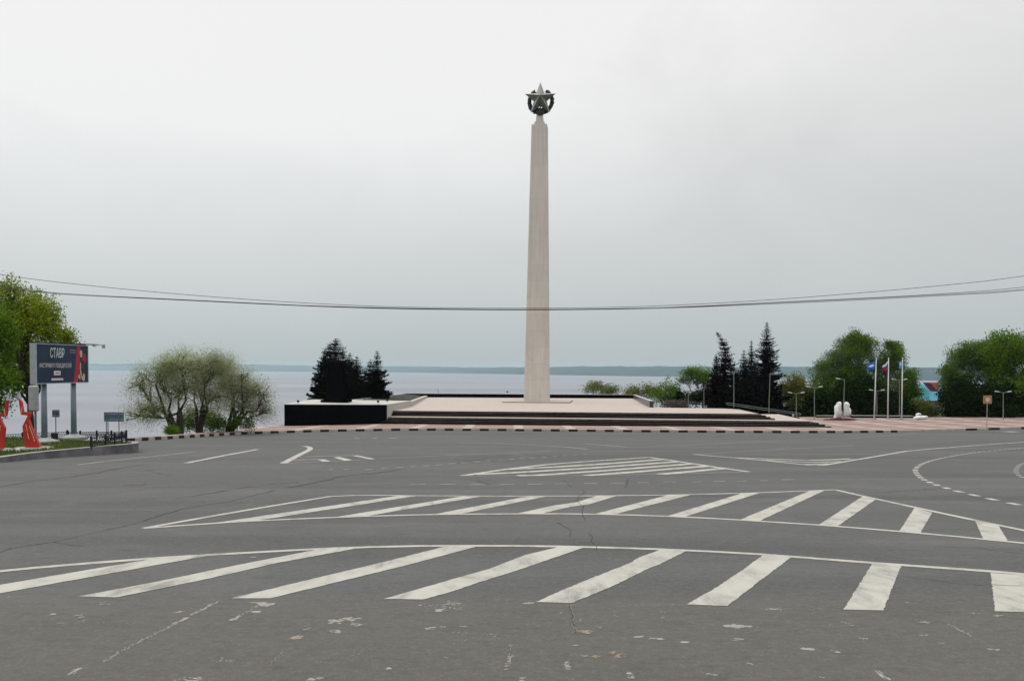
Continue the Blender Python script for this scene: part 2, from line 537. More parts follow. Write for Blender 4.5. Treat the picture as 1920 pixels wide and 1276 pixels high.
def grid_mesh(name, xs, ys, zf, m):
    X, Y = np.meshgrid(xs, ys)
    Z = zf(X, Y)
    v = np.stack([X.ravel(), Y.ravel(), Z.ravel()], 1)
    nx, ny = len(xs), len(ys)
    i = np.arange(nx - 1)[None, :] + (np.arange(ny - 1) * nx)[:, None]
    i = i.ravel()
    f = np.stack([i, i + 1, i + 1 + nx, i + nx], 1)
    me = bpy.data.meshes.new(name)
    me.from_pydata(v.tolist(), [], f.tolist())
    me.materials.append(m); me.update()
    me.polygons.foreach_set('use_smooth', [True] * len(me.polygons))
    o = bpy.data.objects.new(name, me); C.objects.link(o)
    return o

xs = np.concatenate([np.linspace(-400, -80, 40, endpoint=False), np.arange(-80, 100, 1.5), np.linspace(100, 420, 40)])
ys = np.concatenate([np.arange(-60, 170, 1.5), np.linspace(170, 400, 60)])
struct(grid_mesh('terrain', xs, ys, terrain_h, M['bluff']))
struct(MB().add([(-26000, -300, WATER_Z), (26000, -300, WATER_Z), (26000, 26000, WATER_Z), (-26000, 26000, WATER_Z)], [(0, 1, 2, 3)]).build('water', M['water']))

# far shore: a wooded ridge seen over the river
prof = [(-500, 694, 684), (0, 694.2, 683), (200, 694.6, 682.3), (400, 695.4, 682.6), (520, 696.2, 684), (760, 698, 686.4), (900, 700.2, 688.2), (1050, 703, 687.2),
        (1240, 705.6, 686.4), (1400, 707.5, 686.8), (1560, 710, 687.3), (1740, 713, 688.6), (1920, 715, 689), (2300, 718, 689)]
rng = np.random.default_rng(5)
hv, hf = [], []
pxs = np.linspace(-500, 2300, 240)
wl = np.interp(pxs, [p[0] for p in prof], [p[1] for p in prof])
tp = np.interp(pxs, [p[0] for p in prof], [p[2] for p in prof])
bump_ = np.convolve(rng.normal(0, 1, 300), np.ones(14) / 14, 'same')[:240] * 1.3
ROWS = 7
for i, px in enumerate(pxs):
    s0 = onz(px, wl[i], WATER_Z)
    for r in range(ROWS):
        t = r / (ROWS - 1)
        Yr = s0.y * (1 + .22 * t)
        topz = at(px, tp[i] - bump_[i] * .5, s0.y * 1.22).z
        k = (t ** .7) if r < ROWS - 1 else 1
        z = WATER_Z - 1 + (topz - WATER_Z + 1) * k * (1 + (rng.normal(0, .03) if 0 < r else 0))
        a, _ = ray(px, 691)
        hv.append((a * Yr, Yr, z))
    # back skirt
    a, _ = ray(px, 691); hv.append((a * s0.y * 1.4, s0.y * 1.4, WATER_Z - 1))
R2 = ROWS + 1
for i in range(len(pxs) - 1):
    for r in range(ROWS):
        hf.append((i * R2 + r, (i + 1) * R2 + r, (i + 1) * R2 + r + 1, i * R2 + r + 1))
hb = MB(); hb.add(hv, hf)
struct(hb.build('far_hills', M['hill'], smooth=True))

# ------------------------------------------------------------------ road
KPX = [(240, 828), (300, 824), (361, 820), (405, 817), (450, 814.4), (490, 812.8), (533, 811.4), (585, 809.8), (640, 808.6), (725, 807.2), (800, 806.9), (900, 807.3), (1000, 808), (1120, 809),
       (1230, 810), (1370, 811), (1500, 811.5), (1600, 811.3), (1700, 810.2), (1800, 807), (1860, 805.6), (1920, 804)]
KERB = [onroad(*p) for p in KPX] + [Vector((75, 92, zr(92))), Vector((110, 104, zr(104)))]
def smooth_poly(pts, it=2):
    for _ in range(it):
        q = [pts[0]]
        for a, b in zip(pts[:-1], pts[1:]):
            q += [a * .75 + b * .25, a * .25 + b * .75]
        q.append(pts[-1]); pts = q
    return pts
KERB = smooth_poly(KERB, 2)
for k in KERB: k.z = zr(k.y)
ky = np.array([k.y for k in KERB]); kx = np.array([k.x for k in KERB])

def xl_road(Y):
    if Y < 44: return -56.0
    if Y < 50: return -56 + (Y - 44) / 6 * 32.3
    if Y < 66: return -23.6
    if Y < 76: return -23.6 + (Y - 66) * .9
    return -14.0
rows = list(np.arange(-14, 60, 2.0)) + list(np.arange(60, 97, 1.0))
rb = MB()
NX = 40
for Y in rows:
    xl = xl_road(Y)
    for i in range(NX + 1):
        X = xl + (120 - xl) * i / NX
        rb.v.append((X, Y, zr(Y)))
for j in range(len(rows) - 1):
    for i in range(NX):
        a = j * (NX + 1) + i
        rb.f.append((a, a + 1, a + NX + 2, a + NX + 1)); rb.m.append(0)
struct(rb.build('road', M['asphalt'], smooth=True))

KH = .2
# pavement / square: a loft from the kerb to its back edge
BACK = []
for k in KERB:
    X, Y = k.x, k.y
    if Y < 66 and X < 0:
        t = (Y - 47.2) / (66 - 47.2)
        BACK.append(Vector((-24.5 - 1.5 * max(0, t) ** .8, 49.8 + t * 26, 0)))
    elif X < -16:
        t = (X + 22.9) / 6.9
        t = min(max(t, 0), 1)
        BACK.append(Vector((-26 + 10 * t ** 1.5, 76 + 24 * t, 0)))
    elif X < 30: BACK.append(Vector((X, 100, 0)))
    else: BACK.append(Vector((X, 103 + max(0, X - 60) * .1, 0)))
pb = MB()
NB = 14
for k, b in zip(KERB, BACK):
    for i in range(NB + 1):
        t = i / NB
        x, y = k.x + (b.x - k.x) * t, k.y + (b.y - k.y) * t
        pb.v.append((x, y, zr(y) + KH))
for j in range(len(KERB) - 1):
    for i in range(NB):
        a = j * (NB + 1) + i
        pb.f.append((a, a + NB + 1, a + NB + 2, a + 1)); pb.m.append(0)
struct(pb.build('plaza_paving', M['paving'], smooth=True))

# kerb stones, painted black and left pale in turn
def resample(pts, step):
    out_ = [pts[0].copy()]; acc = 0.0
    for a, b in zip(pts[:-1], pts[1:]):
        l = (b - a).length
        d = step - acc
        while d <= l:
            out_.append(a + (b - a) * (d / l)); d += step
        acc = (acc + l) % step
    return out_
ks = resample(KERB, .86)
kb = MB()
def seglen_px(i): return ks[i]
for i in range(len(ks) - 1):
    a, b = ks[i], ks[i + 1]
    d = Vector((b.x - a.x, b.y - a.y, 0)).normalized()
    nrm = Vector((-d.y, d.x, 0))
    mid = (a + b) / 2
    X = mid.x
    blk = (i % 2 == 0)
    top = KH + .012
    if X > 37.0:                        # lowered stretch, then a few dark stones at the far right
        blk = (45.9 < X < 47.5) or (49.6 < X < 51.0) or (54.0 < X < 55.6)
        top = KH + .012 if blk else KH + .008
    a2 = a + d * .006; b2 = b - d * .006
    z = -.1
    P8 = [a2, b2, b2 + nrm * .16, a2 + nrm * .16]
    kb.add([(p.x, p.y, p.z + z) for p in P8] + [(p.x, p.y, p.z + top) for p in P8],
           [(3, 2, 1, 0), (0, 1, 5, 4), (1, 2, 6, 5), (2, 3, 7, 6), (3, 0, 4, 7)], 1 if blk else 0)
    kb.add([(p.x, p.y, p.z + top) for p in P8], [(0, 1, 2, 3)], 0 if not blk else 1)
    if not (blk or X <= 37): pass
struct(kb.build('kerb', [M['kerbwhite'], M['kerbblack']]))

# ------------------------------------------------------------------ road markings
rnd = random.Random(11)
MZ = [.0040]
def strip_mesh(mb, left, right, n=24, jit=.012, mi=0):
    """fill between two ground edges (lists of 2 or more points), edges slightly ragged"""
    def samp(e, t):
        L_ = [0]
        for a, b in zip(e[:-1], e[1:]): L_.append(L_[-1] + (b - a).length)
        d = t * L_[-1]
        for i in range(len(e) - 1):
            if d <= L_[i + 1] + 1e-9:
                s_ = (d - L_[i]) / max(1e-9, L_[i + 1] - L_[i]); return e[i] + (e[i + 1] - e[i]) * s_
        return e[-1]
    b = len(mb.v)
    MZ[0] += .000012
    for i in range(n + 1):
        t = i / n
        for e in (left, right):
            p = samp(e, t)
            x, y = p.x + rnd.uniform(-jit, jit), p.y + rnd.uniform(-jit, jit)
            mb.v.append((x, y, zr(y) + MZ[0]))
    for i in range(n):
        a = b + 2 * i
        mb.f.append((a, a + 1, a + 3, a + 2)); mb.m.append(mi)

def line(mb, pxs_, wd, jit=.008, step=.6, mi=0):
    pts = [onroad(*p) for p in pxs_]
    tot = sum((b - a).length for a, b in zip(pts[:-1], pts[1:]))
    l, r = [], []
    for i, p in enumerate(pts):
        d = pts[min(i + 1, len(pts) - 1)] - pts[max(i - 1, 0)]
        d = Vector((d.x, d.y, 0)).normalized(); nn = Vector((-d.y, d.x, 0))
        l.append(p + nn * wd / 2); r.append(p - nn * wd / 2)
    strip_mesh(mb, l, r, max(2, min(160, int(tot / step))), jit, mi)

def zc(ox, oy, s): return lambda x, y: (ox + x / s, oy + y / s)
ZL, ZM, ZR = zc(0, 800, 2.681), zc(640, 800, 2.681), zc(1280, 800, 2.681)
Z1, Z2, Z3, Z4, Z5, Z6 = zc(860, 820, 6.857), zc(1120, 820, 6), zc(1280, 800, 6), zc(1600, 790, 6), zc(500, 800, 4.8), zc(100, 800, 4.174)

def bar(mb, tl, bl, tr, br, bend=None, n=64):
    l = [onroad(*tl)]; r = [onroad(*tr)]
    if bend:
        l += [onroad(*p) for p in bend[0]]; r += [onroad(*p) for p in bend[1]]
    l.append(onroad(*bl)); r.append(onroad(*br))
    strip_mesh(mb, l, r, n, .006)

A = MB()
line(A, [(-200, 1093), (0, 1069.5), (261, 1048), (410, 1038.7), (640, 1026.6), (752, 1023.8), (845, 1022.7), (946, 1022.7), (1106, 1025), (1280, 1030.8), (1429, 1038.7), (1616, 1053.6),
         (1839.5, 1069.3), (1920, 1076), (2150, 1098)], .13)
bar(A, (298, 1045.5), (-200, 1130), (395, 1040.8), (-200, 1148))
bar(A, (597, 1029.5), (147, 1118), (674, 1026.8), (216, 1120), [[(450, 1058), (300, 1089)], [(520, 1055), (380, 1087)]])
bar(A, (834, 1024.5), (433, 1121.5), (893.6, 1024.3), (507, 1121.5), [[(700, 1058)], [(772, 1057)]])
bar(A, (1046.6, 1025.3), (720, 1122.6), (1095, 1026), (793, 1123.8), [[(985, 1040), (918, 1066), (840, 1088)], [(1046, 1043), (970, 1069), (900, 1091), (840, 1111)]])
bar(A, (1236.8, 1030.8), (1005.5, 1128.2), (1287, 1032.5), (1070.8, 1130.5), [[(1198, 1045), (1180, 1056), (1110, 1083), (1050, 1108)], [(1240, 1056), (1215, 1066), (1150, 1098), (1100, 1119)]])
bar(A, (1431, 1040), (1286.7, 1133), (1483.3, 1044.5), (1362.8, 1135.7), [[(1390, 1070), (1330, 1109)], [(1432, 1083), (1395, 1112)]])
bar(A, (1636, 1055.5), (1582, 1142.4), (1690.3, 1059), (1656.7, 1144))
bar(A, (1857.4, 1073.5), (1865.6, 1146), (1936, 1079.5), (1945, 1148))
bar(A, (2080, 1092), (2150, 1155), (2160, 1100), (2240, 1158))
struct(A.build('road_marking', M['paint']))

B = MB()
line(B, [(269, 990), (450, 958), (630, 928.5), (700, 927.8), (752, 928.7), (938, 929.8), (1087, 929.4), (1237, 928), (1400, 924), (1511, 920), (1566, 917.8)], .13)
line(B, [(1566, 917.8), (1638, 934), (1716, 951), (1828, 975), (1920, 994), (2100, 1031)], .13)
line(B, [(269, 990), (391.6, 981), (500, 975), (640, 969), (811.6, 964), (960, 962.8), (1050, 962.8), (1162, 964.3), (1280, 968.6), (1392, 974.6), (1541, 984.3), (1690, 996), (1839.5, 1009.8),
         (1920, 1018), (2100, 1036)], .13)
bar(B, (748, 928.8), (402.8, 980), (781.7, 929.4), (475, 976.5))
bar(B, (867.5, 930), (630, 968.9), (901, 930.5), (690, 966.8))
bar(B, (987, 930.6), (815, 963.6), (1024, 930.4), (862, 963.4))
bar(B, (1117.4, 929.6), (968, 962.6), (1156.6, 929.4), (1013, 963), [[(1080, 941.5), (1040, 947)], [(1105, 945), (1068, 950)]])
bar(B, (1251.7, 928), (1113.7, 963.6), (1295, 927.4), (1151, 964))
bar(B, (1392, 924.2), (1251.7, 967), (1423.6, 924), (1284, 968.6))
bar(B, (1516.9, 920.3), (1388, 973.8), (1546.7, 919), (1425.5, 975.6))
bar(B, (1617.6, 930.2), (1535.5, 983.4), (1641.8, 936), (1571, 985.8))
bar(B, (1714.5, 952), (1686.6, 995.2), (1748, 960.6), (1725.7, 998.8))
bar(B, (1828.3, 976.6), (1843, 1009.3), (1873, 985.8), (1890, 1014.8))
struct(B.build('road_marking', M['paint']))

Cc = MB()
line(Cc, [(867, 891.5), (946, 879.8), (1013, 871.8), (1042, 869), (1106, 864.3), (1216.7, 856.9)], .26)
line(Cc, [(1216.7, 856.9), (1260, 863), (1330, 873.5), (1403, 884)], .22)
line(Cc, [(867, 891.5), (1000, 891.6), (1120, 890.9), (1240, 888.5), (1400, 884.3)], .10, mi=1)
for p in ([(947, 879.6), (1042, 875), (1140, 868.8), (1240, 861)], [(889, 889), (976.7, 885), (1120, 876.2), (1270, 865)], [(970, 891.3), (1010, 890.3), (1120, 883), (1300, 868.8)],
          [(1098, 891), (1140, 888.3), (1230, 881), (1328, 873.3)], [(1238, 888.6), (1290, 884), (1356.7, 877.6)]):
    line(Cc, p, .40, .02)
struct(Cc.build('road_marking', [M['paint'], M['paint_thin']]))

D = MB()
line(D, [(1300, 851.3), (1430, 862.5), (1518, 871.8), (1535, 872.8), (1553, 870.3), (1600, 862.3), (1625, 858.3), (1700, 845.3), (1766.7, 839.5), (1850, 833), (1920, 828.3), (2000, 824)], .19)
line(D, [(1300, 851.3), (1396.7, 845.8), (1505, 839.7), (1600, 835)], .12, mi=1)
line(D, [(1373, 857.6), (1440, 860), (1518, 862.6), (1560, 861.4), (1597, 859.6)], .34)
line(D, [(1425, 862), (1475, 864.6), (1525, 866.4), (1580, 864.7)], .34)
line(D, [(1505, 870.4), (1525, 870.2), (1556, 869)], .34)
struct(D.build('road_marking', [M['paint'], M['paint_thin']]))

def dashes(mb, pxs_, wd, n, duty, mi=0, skip=()):
    pts = smooth_poly([onroad(*p) for p in pxs_], 2)
    tot = sum((b - a).length for a, b in zip(pts[:-1], pts[1:]))
    q = resample(pts, tot / (n * 10))
    for i in range(n):
        if i in skip: continue
        seg = q[i * 10:i * 10 + max(2, int(10 * duty) + 1)]
        if len(seg) < 2: continue
        l, r = [], []
        for j, p in enumerate(seg):
            d = seg[min(j + 1, len(seg) - 1)] - seg[max(j - 1, 0)]
            d = Vector((d.x, d.y, 0)).normalized(); nn = Vector((-d.y, d.x, 0))
            l.append(p + nn * wd / 2); r.append(p - nn * wd / 2)
        strip_mesh(mb, l, r, 4, .01, mi)
G = MB()
dashes(G, [(1935, 837.5), (1915, 839.5), (1875, 843.3), (1838, 846.7), (1805, 851.3), (1780, 855.8), (1755, 860.8), (1735, 866.7), (1723, 872.5), (1716.7, 878.3), (1715.8, 882.5), (1719, 888.7), (1726.7, 895.8),
           (1740, 903), (1764, 912), (1802.5, 922.5), (1855, 934.7), (1888, 941.7), (1920, 948.3), (1990, 962)], .15, 44, .55)
dashes(G, [(1935, 864), (1915, 869), (1909, 874), (1905, 880), (1905, 885), (1909, 890), (1918, 895), (1940, 901)], .14, 14, .5, 1)
struct(G.build('road_marking', [M['paint'], M['paint_thin']]))

H = MB()
for (a, b, y) in ((769, 799, 907.7), (825, 855, 907.7), (880, 911, 908.2), (936, 965, 908), (990, 1016, 907.5), (1042, 1070, 906.8), (1095.5, 1120, 905.7), (1144, 1170, 905.3), (1195, 1216, 904.5),
                  (1245, 1268, 903.3), (1297, 1317, 903), (1337, 1360, 902), (1382, 1400, 901.7), (1425, 1440, 900.8), (1466, 1489, 899)):
    line(H, [(a, y), (b, y - .2)], .12, .01, .3)
for (a, b, y) in ((560, 600, 385), (690, 745, 382), (885, 950, 381), (1030, 1095, 373), (1165, 1225, 365), (1285, 1340, 357), (1400, 1470, 350), (1520, 1590, 342), (1635, 1700, 330), (1750, 1810, 322), (1860, 1920, 312)):
    line(H, [Z5(a, y + 1.5), Z5(b, y - 1.5)], .17, .01, .3)
for (a, b, y) in ((30, 130, 325), (190, 260, 310), (355, 410, 297), (500, 570, 290), (640, 720, 278), (780, 850, 268), (910, 980, 263), (1070, 1130, 252), (1210, 1270, 243), (1345, 1390, 233), (1470, 1540, 223), (1600, 1640, 215)):
    line(H, [Z1(a, y + 1.5), Z1(b, y - 1.5)], .17, .01, .3)
struct(H.build('road_marking', M['paint_thin']))

E_ = MB()
line(E_, [Z5(330, 173), Z5(360, 176), Z5(385, 183), Z5(396, 195), Z5(375, 212), Z5(260, 268), Z5(150, 328)], .26)
line(E_, [Z5(150, 328), Z5(570, 310), Z5(980, 288)], .14, mi=1)
line(E_, [Z5(980, 288), Z5(1300, 272), Z5(1500, 262), Z5(1920, 245), Z1(510, 202), Z1(880, 187), Z1(1200, 172)], .14, mi=1)
line(E_, [Z5(280, 271), Z5(780, 257)], .30, mi=1)
line(E_, [Z5(235, 298), Z5(470, 291)], .35, mi=1)
bar(E_, Z5(456, 293), Z5(500, 312), Z5(520, 291), Z5(576, 309), n=6)
bar(E_, Z5(600, 275), Z5(700, 303), Z5(655, 270), Z5(767, 298), n=6)
bar(E_, Z5(768, 259), Z5(925, 290), Z5(820, 257), Z5(980, 288), n=6)
line(E_, [Z6(190, 297), Z6(400, 270), Z6(640, 245), Z6(1100, 197)], .16, mi=1)
line(E_, [Z6(1040, 283), Z6(1330, 225), Z6(1500, 194), Z6(1600, 175)], .22)
line(E_, [Z5(540, 112), Z5(830, 105)], .2, mi=1)
for a, b in ((790, 832), (945, 992), (1100, 1168)): line(E_, [Z5(a, 102.5), Z5(b, 102)], .55, .02, .4)
line(E_, [Z5(1170, 95), Z5(1500, 93), Z5(1920, 91)], .2, mi=1)
line(E_, [Z1(0, 68), Z1(300, 70), Z1(630, 80), Z1(1000, 97), Z1(1400, 122), Z1(1660, 150)], .22, mi=1)
line(E_, [Z1(1620, 80), Z1(1920, 102), Z2(330, 105)], .25, mi=1)
line(E_, [Z2(330, 108), Z2(850, 92), Z3(0, 208), Z3(550, 180), Z3(1100, 152), Z3(1920, 125), Z4(650, 155 - 20), Z4(1300, 128)], .13, mi=1)
line(E_, [Z4(1600, 111), Z4(1710, 112)], .4, mi=1)
line(E_, [Z4(1710, 115), Z4(1830, 113)], 1.2, .05)
struct(E_.build('road_marking', [M['paint'], M['paint_thin']]))

# cracks and dark joints
K = MB()
def crack(pts, wd, jit=.05, sub=7):
    g = [onroad(*p) for p in pts]
    q = [g[0]]
    for a, b in zip(g[:-1], g[1:]):
        ln = (b - a).length
        for i in range(1, sub + 1):
            t = i / sub
            q.append(a + (b - a) * t + Vector((rnd.uniform(-1, 1), rnd.uniform(-1, 1), 0)) * jit * min(1, ln * .3))
    l, r = [], []
    for i, p in enumerate(q):
        d = q[min(i + 1, len(q) - 1)] - q[max(i - 1, 0)]
        d = Vector((d.x, d.y, 0)).normalized(); nn = Vector((-d.y, d.x, 0))
        ww = wd * .5 * rnd.uniform(.25, 1.2)
        l.append(p + nn * ww / 2); r.append(p - nn * ww / 2)
    b0 = len(K.v)
    for a, b in zip(l, r):
        K.v.append((a.x, a.y, zr(a.y) + .0058)); K.v.append((b.x, b.y, zr(b.y) + .0058))
    for i in range(len(q) - 1):
        K.f.append((b0 + 2 * i, b0 + 2 * i + 1, b0 + 2 * i + 3, b0 + 2 * i + 2)); K.m.append(0)
crack([(0, 1035), (20, 1028), (56, 1022), (100, 1016), (186, 996), (250, 982), (336, 955), (380, 947), (429, 940), (515, 919)], .05)
crack([(100, 1016), (130, 1021), (160, 1024)], .03)
crack([(230, 908), (262, 910), (275, 906)], .09)
crack([(0, 912), (60, 902), (140, 893), (215, 880), (270, 870)], .13, .1)
crack([(330, 935), (420, 920), (500, 908), (560, 903)], .07, .1)
crack([ZM(1115, 270), ZM(1140, 285), ZM(1155, 300)], .05)
crack([ZM(1440, 258), ZM(1436, 285), ZM(1425, 305)], .06)
crack([ZM(1215, 315), ZM(1225, 330), ZM(1190, 350), ZM(1185, 375), ZM(1215, 400), ZM(1210, 440), ZM(1230, 470)], .035)
crack([ZM(1085, 480), ZM(1120, 500), ZM(1155, 520), ZM(1150, 550)], .03)
crack([ZM(1240, 535), ZM(1262, 548), ZM(1255, 575), ZM(1285, 598), ZM(1282, 620)], .03)
crack([ZM(1145, 890), ZM(1155, 930), ZM(1165, 985), ZM(1178, 1035)], .014)
crack([ZL(560, 925), ZL(900, 960), ZL(1100, 875)], .0)if False else None
crack([ZR(1130, 750), ZR(1400, 790), ZR(1716, 800)], .02, .1)
crack([ZR(1280, 600), ZR(1500, 610), ZR(1716, 640)], .03, .1)
crack([Z4(250, 795), Z4(760, 768), Z4(1000, 745)], .06, .1)
crack([Z5(200, 545), Z5(450, 500), Z5(680, 440), Z5(900, 425), Z5(1210, 385)], .16, .15)
crack([Z1(0, 330), Z1(200, 290), Z1(380, 262)], .25, .1)
crack([Z1(220, 555), Z1(330, 585), Z1(400, 605)], .1, .1)
crack([Z6(720, 335), Z6(860, 372), Z6(930, 378)], .06)
struct(K.build('asphalt_crack', M['crack']))

# worn remnants of older paint close to the camera
RM = MB()
def flecks(cx, cy, sx, sy, n, s0, mi=0):
    """n irregular chips scattered round a photo position; sizes in metres"""
    c = onroad(cx, cy)
    e = onroad(cx + sx, cy); f_ = onroad(cx, cy + sy)
    wx, wy = abs(e.x - c.x), abs(f_.y - c.y)
    cl_ = [(rnd.gauss(0, .45), rnd.gauss(0, .45)) for _ in range(max(2, n // 3))]
    for _ in range(n * 6):
        q0 = rnd.choice(cl_)
        x = c.x + (q0[0] + rnd.gauss(0, .24)) * wx; y = c.y + (q0[1] + rnd.gauss(0, .24)) * wy
        s_ = s0 * .5 * rnd.uniform(.10, 1.0) ** 1.8
        k = rnd.randint(6, 9)
        zo = rnd.uniform(.0012, .0030)
        vs = []
        ax, ay = rnd.uniform(.8, 2.0), rnd.uniform(.5, 1.0)
        for i in range(k):
            t = 2 * math.pi * i / k
            r_ = s_ * rnd.uniform(.45, 1.1)
            yy = y + math.sin(t) * r_ * ay
            vs.append((x + math.cos(t) * r_ * ax, yy, zr(yy) + zo))
        RM.add(vs, [tuple(range(k))], mi)
def flake_line(p0, p1, n, s0, mi=0, skew=.01):
    a, b = onroad(*p0), onroad(*p1)
    d = (b - a).normalized()
    for _ in range(n * 3):
        t = rnd.random()
        p = a + (b - a) * t
        ln, wd = s0 * rnd.uniform(.5, 2.6), s0 * rnd.uniform(.12, .40)
        nn = Vector((-d.y, d.x, 0))
        o = p + nn * rnd.gauss(0, skew)
        zo = rnd.uniform(.0012, .0030)
        vs = []
        for u, v in ((-.5, -.3), (-.1, -.55), (.3, -.4), (.5, .1), (.2, .5), (-.3, .4)):
            q = o + d * (u * ln * rnd.uniform(.8, 1.2)) + nn * (v * wd)
            vs.append((q.x, q.y, zr(q.y) + zo))
        RM.add(vs, [tuple(range(6))], mi)
for a in ((ZL(520, 885), 20, 3, 5, .03), (ZL(405, 950), 12, 4, 6, .03), (ZL(310, 990), 25, 6, 8, .02), (ZL(265, 940), 5, 2, 2, .04), (ZL(60, 852), 10, 3, 3, .025), (ZL(1320, 890), 22, 4, 12, .07),
          (ZL(1280, 932), 14, 3, 5, .055), (ZL(1690, 975), 18, 6, 10, .05), (ZL(1690, 1030), 16, 5, 8, .045), (ZL(930, 1265), 40, 8, 10, .03), (ZL(1120, 1180), 30, 6, 5, .02), (ZL(1580, 1270), 14, 4, 6, .04),
          (ZL(620, 990), 60, 8, 7, .014), (ZL(900, 930), 14, 3, 4, .03), (ZL(700, 650), 20, 3, 3, .03), (ZL(1255, 655), 8, 2, 2, .05), (ZL(1052, 722), 8, 2, 2, .05)):
    flecks(*a[0], *a[1:])
for a in ((ZM(30, 970), 18, 6, 10, .055), (ZM(90, 985), 18, 6, 8, .04), (ZM(550, 900), 40, 11, 22, .035), (ZM(490, 925), 10, 5, 6, .05), (ZM(440, 1010), 16, 4, 7, .035), (ZM(560, 1000), 14, 4, 6, .025),
          (ZM(740, 1040), 60, 8, 9, .02), (ZM(950, 885), 12, 3, 7, .05), (ZM(1105, 933), 6, 2, 2, .02), (ZM(1385, 935), 10, 6, 5, .02), (ZM(1500, 1055), 8, 2, 3, .05), (ZM(1590, 1065), 12, 2, 4, .06),
          (ZM(1610, 945), 10, 6, 4, .02), (ZM(1190, 1100), 8, 2, 3, .03), (ZM(1140, 1200), 6, 16, 8, .03), (ZM(850, 1180), 6, 16, 8, .025), (ZM(1450, 1245), 10, 10, 6, .03), (ZM(240, 1210), 6, 3, 2, .025),
          (ZM(510, 1155), 8, 3, 2, .02), (ZM(1300, 1000), 14, 4, 4, .02), (ZM(590, 1080), 30, 8, 5, .015), (ZM(910, 1265), 10, 5, 3, .03)):
    flecks(*a[0], *a[1:])
for a in ((ZR(280, 1000), 30, 6, 26, .055), (ZR(280, 1070), 16, 3, 5, .035), (ZR(10, 1080), 8, 3, 3, .05), (ZR(620, 1115), 12, 3, 5, .055), (ZR(925, 1060), 16, 4, 5, .03), (ZR(1225, 985), 12, 3, 6, .035),
          (ZR(840, 995), 12, 6, 4, .02), (ZR(790, 975), 8, 3, 2, .02), (ZR(1210, 1047), 5, 2, 2, .03), (ZR(1310, 1090), 16, 3, 4, .025), (ZR(1560, 1118), 18, 3, 5, .03), (ZR(755, 1123), 10, 3, 3, .03),
          (ZR(355, 1190), 8, 3, 2, .03), (ZR(530, 915), 25, 2, 7, .03), (ZR(450, 912), 25, 3, 7, .025), (ZR(1600, 950), 25, 3, 6, .03), (ZR(1480, 935), 25, 2, 5, .025), (ZR(140, 1240), 10, 3, 4, .03),
          (ZR(700, 1262), 6, 2, 3, .03), (ZR(1128, 882), 5, 2, 2, .03), (ZR(740, 995), 8, 2, 2, .02)):
    flecks(*a[0], *a[1:])
for a in ((ZM(1230, 1025), 16, 5, 9, .05, 1), (ZM(1400, 1140), 22, 6, 10, .035, 1), (ZM(1230, 1150), 12, 5, 7, .035, 1), (ZL(1490, 1060), 14, 6, 8, .05, 1), (ZL(1545, 1015), 8, 3, 4, .03, 1),
          (ZM(1205, 970), 10, 4, 6, .02, 1), (ZM(110, 1150), 30, 12, 6, .02, 1)):
    flecks(*a[0], *a[1:])
flake_line(ZL(1095, 878), ZL(960, 945), 22, .03); flake_line(ZL(940, 960), ZL(870, 992), 14, .035); flake_line(ZL(870, 995), ZL(640, 1110), 26, .018); flake_line(ZL(640, 1110), ZL(520, 1180), 16, .018)
flake_line(ZL(405, 1212), ZL(345, 1245), 8, .03); flake_line(ZL(1330, 880), ZL(1200, 950), 14, .022); flake_line(ZL(1205, 950), ZL(1160, 975), 8, .035); flake_line(ZL(1425, 1130), ZL(1350, 1200), 8, .015, 1)
flake_line(ZM(1148, 890), ZM(1160, 930), 6, .02, 1); flake_line(ZM(1160, 935), ZM(1178, 1035), 12, .017, 1); flake_line(ZM(862, 1090), ZM(848, 1190), 6, .02)
flake_line(ZR(1335, 990), ZR(1455, 1055), 12, .02); flake_line(ZR(965, 1225), ZR(1030, 1270), 8, .03); flake_line(ZM(1385, 893), ZM(1716, 893), 14, .012)
flake_line(ZR(0, 905), ZR(1500, 925), 26, .012)
struct(RM.build('paint_remnant', [M['remnant'], M['remnant_ochre']]))

# ------------------------------------------------------------------ memorial terrace
zb = zr(81.5) + KH
zl = zb + .62
zp = zl + .58
LFb = (Vector((-15, 85.6, 0)), Vector((33.0, 80.1, 0)))     # front of the lowest riser
sl = (LFb[1].y - LFb[0].y) / 48.0
def fy(y0, x): return y0 + sl * (x + 15)
lower_b, upper_b = 85.6, 88.2
p_pl_f = Vector((27.0, fy(upper_b + .9, 27.0), zp)); p_pl_b = onz(1387.5, 767.5, zp)
p_l1_f = Vector((28.2, fy(upper_b, 28.2), zl)); p_l1_b = onz(1420, 776, zl)
p_l2_f = Vector((31.4, fy(lower_b + 1.05, 31.4), zl)); p_l2_b = onz(1460, 776, zl)
p_g_f = Vector((33.0, fy(lower_b, 33.0), zb)); p_g_b = onz(1503, 785.5, zb)
pbk1 = onz(1365, 765.6, zp); pbk2 = onz(1225, 763.6, zp)
corner_r = onz(1187, 746.6, zp); corner_l = onz(760, 744.2, zp)
terr = thing('memorial_terrace', 'broad pinkish stone terrace with two flights of dark steps under the obelisk', 'terrace', (0, 110, zp))
def under(mb, name, m, smooth=False):
    o = mb.build(name, m); o.parent = terr; o.matrix_parent_inverse = Matrix.Translation((0, -110, -zp)); return o
dk = MB()
ring = [(-15, fy(upper_b + .9, -15)), (p_pl_f.x, p_pl_f.y), (p_pl_b.x, p_pl_b.y), (pbk1.x, pbk1.y), (pbk2.x + .3, pbk2.y), (corner_r.x + .3, corner_r.y), (-14.6, corner_l.y), (-13.9, 100)]
dk.prism(ring, zp - 2.2, zp)
under(dk, 'deck', M['deck'])
ld = MB()
